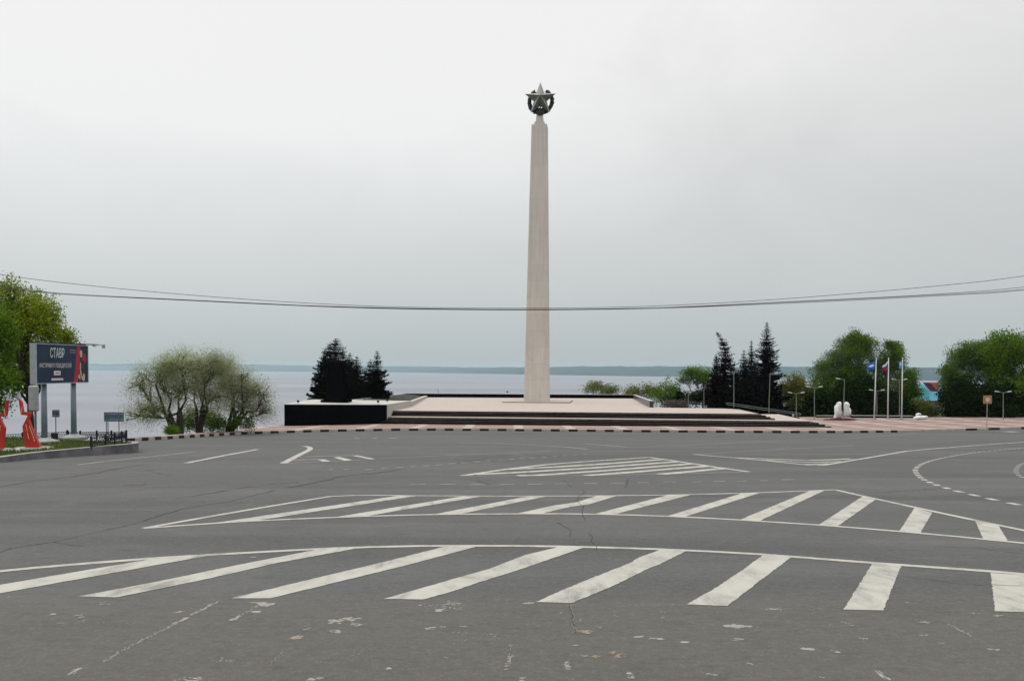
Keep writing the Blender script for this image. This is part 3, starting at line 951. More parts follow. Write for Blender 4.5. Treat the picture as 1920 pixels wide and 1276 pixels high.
ld.prism([(-15, fy(lower_b + 1.05, -15)), (p_l2_f.x, p_l2_f.y), (p_l2_b.x, p_l2_b.y), (p_l1_b.x, p_l1_b.y), (p_l1_f.x, p_l1_f.y), (-15, fy(upper_b, -15))], zl - 2, zl)
under(ld, 'landing', M['deck'])
rp = MB()
rp.add([p_pl_f, p_l1_f, p_l1_b, p_pl_b], [(0, 1, 2, 3)])
rp.add([p_l2_f, p_g_f, p_g_b, p_l2_b], [(0, 1, 2, 3)])
under(rp, 'side_ramp', M['deck'])
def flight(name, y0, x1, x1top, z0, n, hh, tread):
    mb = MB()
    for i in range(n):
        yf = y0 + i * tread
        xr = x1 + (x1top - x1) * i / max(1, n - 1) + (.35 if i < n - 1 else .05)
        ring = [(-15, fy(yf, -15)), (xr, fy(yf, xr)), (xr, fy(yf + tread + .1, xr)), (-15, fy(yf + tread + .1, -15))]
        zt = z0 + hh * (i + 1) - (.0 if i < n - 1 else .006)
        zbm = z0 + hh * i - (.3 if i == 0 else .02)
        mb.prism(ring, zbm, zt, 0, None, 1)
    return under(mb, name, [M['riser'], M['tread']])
flight('stair_flight', lower_b, 32.8, 31.3, zb, 4, .155, .35)
flight('stair_flight', upper_b, 28.0, 26.9, zl, 4, .145, .30)

# left block, black front
FLt = at(533, 757, 80.3); FRt = at(725.5, 757.8, 86.0); SRt = at(771, 751, 99.0)
blk = thing('walled_block', 'low raised block with a long black granite front and pale top left of the steps', 'wall', (-19, 84, zb))
def under2(mb, name, m, par):
    o = mb.build(name, m); o.parent = par; o.matrix_parent_inverse = Matrix.Translation(-Vector(par.location)); return o
bt = FLt.z
ringb = [(FLt.x, FLt.y), (FRt.x, FRt.y), (SRt.x, SRt.y), (SRt.x - 1.0, SRt.y + .05), (-15.0, 95.6), (-24.6, 95)]
zt = [FLt.z, FRt.z, SRt.z, SRt.z, bt - .25, bt - .1]
mb = MB(); mb.prism(ringb, zb - 1.6, [z - .06 for z in zt], 1, [0, 1, 1, 1, 1, 0]); under2(mb, 'wall', [M['black'], M['palestone']], blk)
mb = MB()
cx_, cy_ = -19, 90
grow = [((x - cx_) * 1.006 + cx_, (y - cy_) * 1.006 + cy_) for x, y in ringb]
mb.prism(grow, [z - .058 for z in zt], zt); under2(mb, 'capping', M['capstone'], blk)

# parapets
def wallpiece(name, a, b, thick, z0, z1a, z1b, label, cap=.05, face=None):
    a, b = Vector(a), Vector(b)
    d = Vector((b.x - a.x, b.y - a.y, 0)).normalized(); nn = Vector((-d.y, d.x, 0)) * thick
    r = thing(name, label, 'wall', ((a.x + b.x) / 2, (a.y + b.y) / 2, z0))
    ring = [(a.x, a.y), (b.x, b.y), (b.x + nn.x, b.y + nn.y), (a.x + nn.x, a.y + nn.y)]
    m1 = MB(); m1.prism(ring, z0 - .6, [z1a - cap, z1b - cap, z1b - cap, z1a - cap]); under2(m1, 'wall', face or M['black'], r)
    a2, b2 = a - d * .03, b + d * .03; n1 = nn * (.03 / thick); n2 = nn * (1 + .03 / thick)
    ring2 = [(a2.x - n1.x, a2.y - n1.y), (b2.x - n1.x, b2.y - n1.y), (b2.x + n2.x, b2.y + n2.y), (a2.x + n2.x, a2.y + n2.y)]
    m2 = MB(); m2.prism(ring2, [z1a - cap + .002, z1b - cap + .002, z1b - cap + .002, z1a - cap + .002], [z1a, z1b, z1b, z1a]); under2(m2, 'capping', M['capstone'], r)
    return r
zbk = at(960, 737.6, corner_l.y).z
M['blackcap'] = M['black']
wallpiece('parapet_wall', (corner_l.x, corner_l.y, 0), (corner_r.x, corner_r.y, 0), .5, zp, zbk, zbk - .03, 'long low black parapet along the back of the terrace behind the obelisk', .03)
zrf = at(1224, 750.8, pbk2.y).z
fr = Vector((at(1218, 763, pbk2.y).x, pbk2.y, 0))
wallpiece('parapet_wall', fr, (corner_r.x, corner_r.y - .06, 0), -.5, zp, zrf, zbk - .03, 'short black parapet with pale top closing the right side of the terrace', .06, mat('satin_black_granite', (.025, .025, .027), .3, 0, .3, 2, .5))
lp0 = at(640, 752.5, 94.5); lp1 = Vector((corner_l.x - .1, corner_l.y, zbk))
wallpiece('parapet_wall', (lp0.x, lp0.y, 0), (lp1.x, lp1.y - .1, 0), .6, zp, lp0.z, zbk, 'low pale capped parapet on the left side of the terrace behind the name slabs', .1, M['black'])
ca = Vector((SRt.x - .02, SRt.y + .1, 0)); cb = Vector((onz(801, 744.6, zp).x, corner_l.y - .3, 0))
wallpiece('kerb_wall', ca, cb, .5, zp, SRt.z - .12, zp + .26, 'narrow pale kerb wall between the name slabs and the terrace floor', .05, M['palestone'])
# sloping bed with dark slabs on pale ribs
bed = MB()
def bedpt(t, u):
    Y = SRt.y - 4 + (corner_l.y - 1.2 - SRt.y + 4) * t
    xa = ca.x + (cb.x - ca.x) * max(0, (Y - ca.y) / (cb.y - ca.y)) - .55
    xb = lp0.x + (lp1.x - lp0.x) * ((Y - lp0.y) / (lp1.y - lp0.y)) + .15
    za = zp + .42 + (.18 - .42) * t; zb_ = lp0.z - .14 + (zbk - .12 - lp0.z + .14) * t
    return Vector((xa + (xb - xa) * u, Y, za + (zb_ - za) * u))
for i in range(21):
    t = i / 20
    for u in (0, 1): bed.v.append(tuple(bedpt(t, u)))
for i in range(20): bed.f.append((2 * i, 2 * i + 1, 2 * i + 3, 2 * i + 2)); bed.m.append(0)
for i in range(15):
    t0, t1 = (i - .05) / 14, (i + .05) / 14
    q = [bedpt(t0, .0), bedpt(t1, .0), bedpt(t1, 1.0), bedpt(t0, 1.0)]
    bed.add([p + Vector((0, 0, -.02)) for p in q] + [p + Vector((0, 0, .042)) for p in q], [(4, 5, 6, 7), (0, 1, 5, 4), (1, 2, 6, 5), (2, 3, 7, 6), (3, 0, 4, 7)])
tag(bed.build('slab_bed', M['capstone']), 'pale sloping stone bed carrying the row of dark slabs', 'stone bed')
NS = 14
ords = ['nearest of the row of dark sloping slabs', 'second', 'third', 'fourth', 'fifth', 'sixth', 'seventh', 'eighth', 'ninth', 'tenth', 'eleventh', 'twelfth', 'thirteenth', 'farthest of the row of dark sloping slabs']
for i in range(NS):
    t0, t1 = (i + .07) / NS, (i + .93) / NS
    q = [bedpt(t0, .03), bedpt(t1, .03), bedpt(t1, .97), bedpt(t0, .97)]
    m_ = MB(); up_ = Vector((0, 0, .03))
    c0 = sum(q, Vector()) / 4
    m_.add([p - c0 + Vector((0, 0, .004)) for p in q] + [p - c0 + up_ for p in q], [(3, 2, 1, 0), (4, 5, 6, 7), (0, 1, 5, 4), (1, 2, 6, 5), (2, 3, 7, 6), (3, 0, 4, 7)])
    o = m_.build('memorial_slab', M['black'], loc=c0)
    lab = ords[i] if i in (0, NS - 1) else ords[i] + ' dark sloping slab from the near end of the terrace row'
    tag(o, lab, 'memorial slab', 'dark slabs along the left edge of the terrace')

# dark pillar on the block
pY = 88.0
pb_ = at(631, 757, pY); ptop = at(632, 678, pY).z
pil = thing('dark_monument', 'tall dark granite pillar with flared foot on the walled block before the spruces', 'monument', (pb_.x, pY, bt - .12))
hh = ptop - bt + .12
MB().box((0, 0, .14), (3.0, 2.6, .28)).build('plinth', M['black'], pil)
q = MB()
secs = [(1.15, .28), (.98, .55), (.86, 1.1), (.80, 2.2), (.78, hh - .9), (.84, hh - .12)]
for r_, z_ in secs:
    for sx, sy in ((-1, -.8), (1, -.8), (1, .8), (-1, .8)): q.v.append((sx * r_, sy * r_, z_))
for i in range(len(secs) - 1):
    for k in range(4):
        q.f.append((4 * i + k, 4 * i + (k + 1) % 4, 4 * i + 4 + (k + 1) % 4, 4 * i + 4 + k)); q.m.append(0)
q.f.append(tuple(range(4 * len(secs) - 4, 4 * len(secs)))); q.m.append(0)
q.build('shaft', M['black'], pil)
MB().box((0, 0, hh - .06), (1.9, 1.55, .12)).build('capping', M['riser'], pil)

# small floodlights on the block and parapet
def spot(px, py, Y, label):
    p = at(px, py, Y)
    r = thing('floodlight', label, 'floodlight', p, 0, 'small floodlights on the walls')
    MB().tube([(0, 0, 0), (0, 0, .22)], .03, 6).build('stem', M['iron'], r)
    MB().box((0, 0, .3), (.26, .2, .2), .3).build('lamp_housing', M['iron'], r)
spot(559, 757.0, 81.4, 'small dark floodlight on the left end of the black fronted block')
spot(709, 757.3, 86.2, 'small dark floodlight near the right corner of the black fronted block')
spot(585, 750.8, 93.0, 'small floodlight on the back of the pale block top beside spruces')
spot(726, 754.5, 91.5, 'small floodlight on the pale block top above the side wall')
spot(951, 737.4, corner_l.y, 'small dark floodlight on the back parapet left of the obelisk')

# ------------------------------------------------------------------ obelisk
base = onz(1006.8, 753.6, zp)
oY = base.y + 2.0
ob0 = at(1006.8, 752.5, oY)
ROT = math.radians(-7.5)
def hz(py): return at(1010, py, oY).z - zp
obel = thing('obelisk', 'tall tapering pale stone obelisk with a star and wreath on top', 'obelisk', (ob0.x, oY, zp), ROT)
MB().box((.25, -.1, .07), (9.6, 8.2, .14)).build('base_slab', M['deck'], obel)
MB().box((.25, -.1, .02), (9.7, 8.3, .04)).build('slab_edge', M['riser'], obel)
SC = oY / F
kk = 1.165
wb, wt = 52.5 * SC / kk, 33.0 * SC / kk
H1 = hz(237.5)
lean = 3.6 * SC
q = MB()
n_ = 24
for i in range(n_ + 1):
    t = i / n_
    ww = (wb + (wt - wb) * t ** .97) / 2
    ch = ww * .06
    for x, y in ((-ww + ch, -ww), (ww - ch, -ww), (ww, -ww + ch), (ww, ww - ch), (ww - ch, ww), (-ww + ch, ww), (-ww, ww - ch), (-ww, -ww + ch)):
        q.v.append((x + lean * t, y, .14 + (H1 - .14) * t))
for i in range(n_):
    for k in range(8):
        q.f.append((8 * i + k, 8 * i + (k + 1) % 8, 8 * i + 8 + (k + 1) % 8, 8 * i + 8 + k)); q.m.append(0)
q.f.append(tuple(range(8 * n_, 8 * n_ + 8))); q.m.append(0)
q.build('shaft', M['shaft'], obel)
c1 = MB()
z232, z216 = hz(232), hz(216.5)
c1.box((lean, 0, (H1 + z232) / 2 + .003), (22 * SC / kk, 22 * SC / kk, z232 - H1))
c1.box((lean, 0, z232 + .1), (18 * SC / kk, 18 * SC / kk, .2))
c1.build('stepped_cap', M['shaft'], obel)
MB().box((lean, 0, (z232 + z216) / 2 + .1), (15.5 * SC / kk, 15.5 * SC / kk, z216 - z232 - .2), 0, 0, .86).build('neck', M['shaft'], obel)
# star
zc_ = hz(188.5)
Rs, rs = 31 * SC, 13.2 * SC
sx_ = lean + .1
q = MB()
dep = 1.7
for i in range(10):
    t = math.pi / 2 + i * math.pi / 5
    r_ = Rs if i % 2 == 0 else rs
    q.v.append((r_ * math.cos(t) * .97, 0, r_ * math.sin(t)))
q.v += [(0, -dep, 0), (0, dep, 0)]
for i in range(10):
    j = (i + 1) % 10
    q.f += [(i, j, 10), (j, i, 11)]; q.m += [0, 0]
so = q.build('star', M['star_metal'], obel, loc=(sx_, -.55, zc_)); so.rotation_euler = (0, 0, math.radians(5))
# wreath: two leafy branches rising from the neck
q = MB()
Rw = 20.8 * SC
rw = random.Random(3)
for sgn in (-1, 1):
    arc = []
    for i in range(27):
        t = math.radians(-90 + sgn * i * 139 / 26) if sgn > 0 else math.radians(-90 - i * 139 / 26)
        arc.append(Vector((Rw * math.cos(t), 0, Rw * math.sin(t))))
    q.tube(arc, [(.22 - .0055 * i) for i in range(27)], 8)
    for i in range(1, 27):
        d = (arc[min(i + 1, 26)] - arc[i - 1]).normalized()
        nn = Vector((d.z, 0, -d.x))
        for side in (-1, 0, 1):
            b0 = arc[i] + Vector((0, -.12 * (side == 0), 0))
            ln = rw.uniform(.55, .8) * (1 - .008 * i)
            dirv = (d * 1.0 + nn * side * .55 + Vector((0, -.35 if side == 0 else rw.uniform(-.2, .1), 0))).normalized()
            wv = dirv.cross(Vector((0, 1, 0))).normalized() * .17
            tv = Vector((0, -.09, 0))
            tip = b0 + dirv * ln; mid = b0 + dirv * ln * .45
            q.add([b0, mid + wv, tip, mid - wv, mid + tv, mid - tv], [(0, 1, 4), (1, 2, 4), (2, 3, 4), (3, 0, 4), (1, 0, 5), (2, 1, 5), (3, 2, 5), (0, 3, 5)])
wo = q.build('wreath', M['wreath_metal'], obel, loc=(sx_, .25, hz(189.5)))
q = MB()
for k in (-1, -.5, 0, .5, 1):
    q.tube([(k * .16, -.35, z216 - .15), (k * .5, -.2, z216 + .75), (k * .95, .05, z216 + 1.25)] if k else [(0, -.45, z216 - .15), (0, -.55, z216 + .7), (0, -.4, z216 + 1.15)], [.24, .22, .05], 8)
q.build('wreath_knot', M['wreath_metal'], obel, smooth=True, loc=(sx_, 0, 0))

# ------------------------------------------------------------------ access ramp with handrail, right of the steps
ra = Vector((pbk1.x - .2, pbk1.y - .4, 0)); rb_ = Vector((p_g_b.x + .2, p_g_b.y + 1.2, 0))
ar = thing('access_ramp', 'dark walled access ramp with grey handrails sloping down right of the terrace steps', 'ramp', (ra.x, ra.y, zp))
dd = (rb_ - ra); dl = dd.length; dn = dd.normalized(); nn = Vector((-dn.y, dn.x, 0))
q = MB()
ringr = [(ra.x, ra.y), (rb_.x, rb_.y), (rb_.x + nn.x * 1.8, rb_.y + nn.y * 1.8), (ra.x + nn.x * 1.8, ra.y + nn.y * 1.8)]
q.prism(ringr, zb - .6, [zp + .12, zb + .12, zb + .12, zp + .12]); under2(q, 'ramp_body', M['black'], ar)
q = MB()
zra, zrb = at(1363.5, 754.8, ra.y).z, at(1501, 774.2, rb_.y).z
for off in (0,):
    for dz in (0, -.22):
        a = ra + nn * off + Vector((0, 0, zra + dz)); b = rb_ + nn * off + Vector((0, 0, zrb + dz))
        q.tube([a, b], .02, 6)
    for sgn, p, z_ in ((-1, ra, zra), (1, rb_, zrb)):
        a = p + nn * off + Vector((0, 0, z_)); q.tube([a, a + dn * .18 * sgn + Vector((0, 0, -.11)), a + Vector((0, 0, -.22))], .02, 6)
under2(q, 'handrail', M['galv'], ar)
for i in range(8):
    t = (i + .15) / 7.3
    for off in (0,):
        q = MB()
        p = ra + dd * t + nn * off
        q.tube([(p.x, p.y, zp + .1 + (zb - zp) * t), (p.x, p.y, zra + (zrb - zra) * t)], .022, 6)
        under2(q, 'baluster', M['bin'], ar)

# ------------------------------------------------------------------ vegetation
def leaf_object(name, cen, nrm, up, sx, sy, m, parent):
    """one mesh of many small leaf faces (pointed quads)"""
    n = len(cen)
    side = np.cross(nrm, up); side /= np.linalg.norm(side, axis=1)[:, None] + 1e-9
    upv = np.cross(side, nrm)
    sx = np.broadcast_to(sx, (n,))[:, None]; sy = np.broadcast_to(sy, (n,))[:, None]
    v = np.empty((n, 4, 3))
    v[:, 0] = cen - upv * sy * .5
    v[:, 1] = cen + side * sx * .5
    v[:, 2] = cen + upv * sy * .5
    v[:, 3] = cen - side * sx * .5
    me = bpy.data.meshes.new(name)
    me.vertices.add(4 * n); me.vertices.foreach_set('co', v.reshape(-1).astype(np.float32))
    me.loops.add(4 * n); me.loops.foreach_set('vertex_index', np.arange(4 * n, dtype=np.int32))
    me.polygons.add(n); me.polygons.foreach_set('loop_start', np.arange(0, 4 * n, 4, dtype=np.int32))
    me.update(calc_edges=True)
    me.materials.append(m)
    o = bpy.data.objects.new(name, me); C.objects.link(o); o.parent = parent
    return o

def unit(a): return a / (np.linalg.norm(a, axis=1)[:, None] + 1e-9)

def tree(name, label, loc, blobs, trunk_h, trunk_r, m_leaf, m_bark, seed, twigs=500, per=18, sig=.32, size=.22, asp=1.5, droop=0.0, stems=1, spread=.5, shell=.55, group=None, branch_n=1.0, cat='tree', lean=0.0, zlow=None, subn=11):
    """blobs: list of (x,y,z,rx,ry,rz) relative to the base"""
    R = np.random.default_rng(seed)
    root = thing(name, label, cat, loc, 0, group)
    main = blobs
    sub = []
    for bi, b in enumerate(blobs):
        for k in range(subn):
            d = R.normal(0, 1, 3); d /= np.linalg.norm(d)
            if d[2] < -.4: d[2] *= -.5
            f = R.uniform(.48, 1.04); s_ = R.uniform(.18, .40)
            sub.append((b[0] + d[0] * b[3] * f, b[1] + d[1] * b[4] * f, b[2] + d[2] * b[5] * f, b[3] * s_, b[4] * s_, b[5] * s_ * .85, bi))
    blobs = [tuple(b) + (i,) for i, b in enumerate(blobs)] + sub
    vol = np.array([b[3] * b[4] * b[5] for b in blobs]) ** (2 / 3)
    vol[:len(main)] *= .3
    cnt = np.maximum(4, (twigs * vol / vol.sum()).astype(int))
    tb = MB()
    tips = []
    # stems
    tops = []
    for s_ in range(stems):
        a = R.uniform(0, 6.28) if stems > 1 else 0
        b = blobs[s_ % len(blobs)]
        off = np.array([math.cos(a), math.sin(a) * .6, 0]) * (.22 * trunk_r * 4 if stems > 1 else 0)
        top = np.array([b[0] * .55, b[1] * .55, trunk_h]) if stems > 1 else np.array([lean, 0, trunk_h])
        mid = off * .8 + (top - off) * .5 + R.normal(0, .08, 3) * trunk_h * .3
        pts = [off + np.array([0, 0, -.4]), off * 1.0 + np.array([0, 0, .15]), mid, top]
        tb.tube(pts, [trunk_r * 1.35, trunk_r, trunk_r * .8, trunk_r * .55], 9)
        tops.append((pts, trunk_r * .55))
    cen_all = []
    for bi, b in enumerate(blobs):
        bc = np.array(b[:3]); br = np.array(b[3:6])
        k = cnt[bi]
        d = unit(R.normal(0, 1, (k, 3)))
        rad = R.uniform(shell ** 3, 1.0, k) ** (1 / 3) * (1 + .10 * np.sin(d[:, 0] * 5 + bi))
        p = bc + d * rad[:, None] * br
        if zlow is not None: p = p[p[:, 2] > zlow]
        # limb to the blob
        (pts, r0) = tops[b[6] % len(tops)]
        if bi >= len(main): r0 = r0 * .45
        st = np.array(pts[-1]) if bi < len(tops) else (np.array(pts[2]) + (np.array(pts[3]) - np.array(pts[2])) * R.uniform(.2, 1) if bi < len(main) else np.array(main[b[6]][:3]))
        midl = st + (bc - st) * .5 + R.normal(0, .12, 3) * np.linalg.norm(bc - st)
        tb.tube([st, midl, bc], [r0 * .85, r0 * .6, r0 * .35], 7)
        nb = int(min(len(p), max(4, (26 if bi < len(main) else 9) * branch_n)))
        for q_ in p[R.choice(len(p), nb, replace=False)] if nb else []:
            s0 = midl + (bc - midl) * R.uniform(0, 1)
            mm = s0 + (q_ - s0) * .5 + R.normal(0, .1, 3) * np.linalg.norm(q_ - s0) + np.array([0, 0, .12 * np.linalg.norm(q_ - s0)])
            tb.tube([s0, mm, q_], [r0 * .3, r0 * .17, r0 * .05], 5, caps=False)
        cen_all.append(p)
    tw = np.concatenate(cen_all)
    tb.build('trunk', m_bark, root, smooth=True)
    w_ = R.uniform(.4, 1.6, len(tw))
    rep = np.maximum(1, (per * w_).astype(int))
    idx = np.repeat(np.arange(len(tw)), rep)
    off = np.clip(R.normal(0, 1, (len(idx), 3)), -1.5, 1.5) * sig * (.6 + .8 * w_[idx])[:, None]
    if droop: off[:, 2] = off[:, 2] * 1.4 - np.abs(R.normal(0, droop, len(idx)))
    cen = tw[idx] + off
    nrm = unit(R.normal(0, 1, (len(idx), 3)) + np.array([0, 0, .5]))
    up = unit(R.normal(0, 1, (len(idx), 3)) + np.array([0, 0, -1.2 if droop else .0]))
    sy = size * R.uniform(.6, 1.3, len(idx))
    leaf_object('crown', cen, nrm, up, sy / asp, sy, m_leaf, root)
    return root

def spruce(name, label, loc, H, Rb, seed, m_leaf, bend=0.0, thin=1.0, group=None, low=.02, pw=.80):
    R = np.random.default_rng(seed)
    root = thing(name, label, 'tree', loc, 0, group)
    def axis(t): return np.array([bend * H * max(0, t - .72) ** 1.6 * 6, 0, t * H])
    tb = MB()
    tb.tube([axis(t) - (np.array([0, 0, .4]) if t == 0 else 0) for t in np.linspace(0, 1, 12)], [.02 * H * (1 - t) + .015 for t in np.linspace(0, 1, 12)], 7)
    C_, N_, U_, SX, SY = [], [], [], [], []
    z = low
    while z < .985:
        t = z
        Lb = 1.18 * Rb * (1 - t) ** pw * R.uniform(.82, 1.15) + .05
        if R.random() < .10: Lb *= .6
        nb = max(5, int((9 + 7 * (1 - t)) * thin))
        a0 = R.uniform(0, 6.28)
        for k in range(nb):
            a = a0 + 6.283 * k / nb + R.normal(0, .25)
            ll = Lb * R.uniform(.45, 1.22)
            dr = -.10 - .45 * (1 - t) * R.uniform(.5, 1.0)
            o = axis(t)
            dirh = np.array([math.cos(a), math.sin(a), 0])
            m_ = max(3, int(ll / .17))
            ts = np.linspace(.08, 1, m_)
            pts = o + dirh * (ts * ll)[:, None] + np.array([0, 0, 1.0]) * (dr * ll * ts + .28 * ll * ts ** 3)[:, None]
            if k % 2 == 0 and ll > .5:
                tb.tube([o, pts[m_ // 2], pts[-1]], [.03, .02, .006], 4, caps=False)
            sd_ = np.array([-dirh[1], dirh[0], 0])
            for rep_ in range(5):
                off = sd_ * (R.normal(0, .17, m_) * (1 - .6 * ts) * min(1.5, ll + .05))[:, None] + np.array([0, 0, -1]) * np.abs(R.normal(.10, .13, m_))[:, None] * (1.1 - t)
                C_.append(pts + off)
                N_.append(unit(R.normal(0, .5, (m_, 3)) + np.array([0, 0, 1.0]) + dirh * .1))
                U_.append(unit(dirh + sd_ * R.choice([-1, 1], m_)[:, None] * .7 + R.normal(0, .3, (m_, 3)) + np.array([0, 0, -.35])))
                SY.append(R.uniform(.34, .66, m_) * (1 - .78 * t)); SX.append(R.uniform(.20, .36, m_) * (1 - .80 * t))
        z += R.uniform(.5, 1.4) * (.24 / H) * (1.25 - .45 * t)
    # leader
    tb.build('trunk', M['bark'], root)
    leaf_object('crown', np.concatenate(C_), np.concatenate(N_), np.concatenate(U_), np.concatenate(SX), np.concatenate(SY), m_leaf, root)
    return root

LM = {}
LM['spruce'] = leafmat('spruce_needles', (.0025, .004, .003), (.006, .009, .006), .05, .6, None, 0.0)
LM['spruce_red'] = leafmat('rusty_spruce_needles', (.005, .0035, .003), (.014, .007, .006), .05, .6, None, 0.0)
LM['birch'] = leafmat('birch_leaves', (.018, .052, .005), (.145, .245, .024), .35, .5)
LM['dark'] = leafmat('dark_leaves', (.004, .009, .002), (.020, .040, .007), .15, .5, None, 0.0)
LM['fresh'] = leafmat('fresh_green_leaves', (.060, .115, .005), (.290, .350, .016), .4, .45)
LM['yellow'] = leafmat('yellow_green_leaves', (.075, .095, .012), (.21, .22, .04), .4, .5)
LM['willow'] = leafmat('olive_willow_leaves', (.19, .215, .105), (.40, .445, .23), .5, .5, (.27, .245, .155))
LM['twig'] = leafmat('grey_twigs', (.07, .062, .052), (.15, .13, .11), .2, .8)
LM['bush'] = leafmat('bush_leaves', (.06, .085, .018), (.19, .21, .06), .35, .5)
LM['green'] = leafmat('mid_green_leaves', (.022, .070, .004), (.165, .275, .020), .35, .5)

def bl(px, py, rpx, rpy, Y, X0, Y0, Z0, dy=0.0, depth=1.0):
    """a crown lobe measured in the photograph at distance Y, relative to a tree base"""
    p = at(px, py, Y + dy)
    s = (Y + dy) / F
    return (p.x - X0, p.y - Y0, p.z - Z0, rpx * s, rpx * s * depth, rpy * s)

# --- left: big fresh green tree behind the billboard
Yt = 45.0
b0 = at(56, 800, Yt); Z0 = th(b0.x, Yt)
mk = lambda px, py, rx, ry, dy=0, dep=.9: bl(px, py, rx, ry, Yt, b0.x, Yt, Z0, dy, dep)
tree('broadleaf_tree', 'large fresh yellow green tree rising behind the billboard', (b0.x, Yt, Z0),
     [mk(60, 615, 52, 55), mk(20, 575, 45, 50, .5), mk(92, 625, 30, 36, -.3), mk(15, 640, 55, 50, 1), mk(82, 590, 30, 35, .6), mk(-30, 600, 50, 60, .5), mk(50, 680, 42, 40, 1.2), mk(122, 636, 13, 9, .2), mk(20, 715, 40, 30, 1)],
     3.1, .22, LM['fresh'], M['bark'], 1, 1100, 24, .20, .13, 1.35, branch_n=.8)
Yt = 41.0
b0 = at(-34, 810, Yt); Z0 = th(b0.x, Yt)
tree('broadleaf_tree', 'dark green tree cut by the left edge beside the red star', (b0.x, Yt, Z0),
     [mk(-5, 640, 40, 45) if False else bl(px, py, rx, ry, Yt, b0.x, Yt, Z0, dy, .9) for (px, py, rx, ry, dy) in ((-10, 640, 40, 46, 0), (-30, 690, 52, 50, .5), (0, 720, 34, 42, -.2), (-40, 600, 50, 50, .3), (-8, 760, 22, 26, 0))],
     2.2, .2, LM['green'], M['bark'], 2, 620, 24, .20, .13, 1.35)

# --- willows by the pavement
def willow(px, py, Y, lobes, seed, label, stems, th_, tr_):
    b0 = at(px, py, Y); Z0 = zr(Y) - .1
    return tree('willow_tree', label, (b0.x, Y, Z0), [bl(a, b, c, d, Y, b0.x, Y, Z0, e, .8) for (a, b, c, d, e) in lobes], th_, tr_, LM['willow'], M['bark'], seed,
                1050, 36, .25, .09, 2.1, .14, stems, .6, .35, 'willows at the edge of the bluff', .8)
willow(336, 813, 60.5, [(300, 715, 42, 45, 0), (340, 690, 45, 30, .3), (285, 770, 40, 28, -.4), (335, 740, 40, 40, .3), (262, 720, 24, 28, 0), (262, 780, 26, 22, 0), (310, 690, 36, 24, 0)], 21, 'grey olive willow leaning left nearest the planter', 4, 2.1, .22)
willow(374, 809, 63.5, [(380, 690, 44, 30, 0), (400, 700, 42, 42, .4), (365, 730, 36, 46, .2), (405, 745, 30, 34, .5), (352, 682, 32, 24, 0)], 22, 'tall grey olive willow in the middle of the three willows', 3, 2.2, .20)
willow(428, 804, 66.0, [(440, 735, 38, 34, 0), (475, 735, 38, 32, .3), (455, 765, 42, 30, 0), (492, 745, 22, 30, 0), (430, 720, 36, 28, .4), (490, 775, 24, 20, 0), (425, 695, 30, 26, .2), (455, 708, 26, 20, 0)], 23, 'brighter olive willow beside the black fronted block', 4, 2.0, .20)
def bush(name, label, px, py, Y, lobes, m, seed, twigs=160, per=18, size=.15, sig=.2, group=None, zbase=None, cat='shrub', asp=1.5):
    b0 = at(px, py, Y)
    Z0 = th(b0.x, Y) if zbase is None else zbase
    return tree(name, label, (b0.x, Y, Z0), [bl(a, b, c, d, Y, b0.x, Y, Z0, e, .8) for (a, b, c, d, e) in lobes], max(.3, (b0.z - Z0) * .3 + .35), .05, m, M['bark'], seed, twigs, per, sig, size, asp, 0, 2, .5, .3, group, .5, cat)
bush('shrub', 'small bright green bush at the foot of the left willow', 320, 812, 58, [(320, 806, 9, 8, 0), (326, 810, 8, 6, 0)], LM['green'], 31, 60, 22, .10, .1, None, zr(58) - .1)
bush('shrub', 'dark shrub between the willow trunks', 395, 806, 65, [(395, 790, 22, 18, 0), (360, 795, 16, 15, 0), (455, 795, 20, 12, .4), (410, 798, 24, 10, .3)], LM['birch'], 32, 220, 22, .13, .2, None, zr(65) - .2)
bush('shrub', 'yellow green undergrowth behind the middle willow', 380, 806, 67, [(360, 780, 18, 22, 0), (395, 785, 20, 16, 0), (345, 790, 12, 16, 0)], LM['bush'], 33, 160, 16, .13, .2, None, zr(67) - .6)

# --- spruces, left group (behind the block)
def sp(px, ytop, ybase, Y, wpx, seed, label, group, m='spruce', bend=0, thin=1.0, pw=.80):
    t = at(px, ytop, Y); b = at(px, ybase, Y)
    z0 = b.z
    return spruce('spruce_tree', label, (t.x, Y, z0), t.z - z0, wpx * Y / F, seed, LM[m], bend, thin, group, pw=pw)
gl, gr_ = 'spruces behind the black fronted block', 'spruces right of the terrace'
sp(630, 633, 756, 107, 44, 41, 'tallest broad black spruce of the left group, behind the dark pillar', gl, pw=.62)
sp(619, 641, 756, 109, 36, 40, 'second tallest black spruce, just left of the tallest in the left group', gl, pw=.64)
sp(609, 653, 756, 110, 27, 42, 'black spruce at the left edge of the left spruce group', gl, pw=.72)
sp(643, 655, 754, 104, 32, 43, 'black spruce with slim spire just right of the dark pillar', gl)
sp(656, 660, 752, 112, 28, 44, 'slim black spruce in the middle of the left group', gl)
sp(669, 667, 752, 109, 30, 45, 'black spruce left of the gap in the left group', gl)
sp(694, 672, 750, 113, 26, 46, 'short black spruce tucked against the right spire of the left group', gl)
sp(707, 657, 748, 110, 26, 47, 'pointed black spruce at the right edge of the left group', gl)
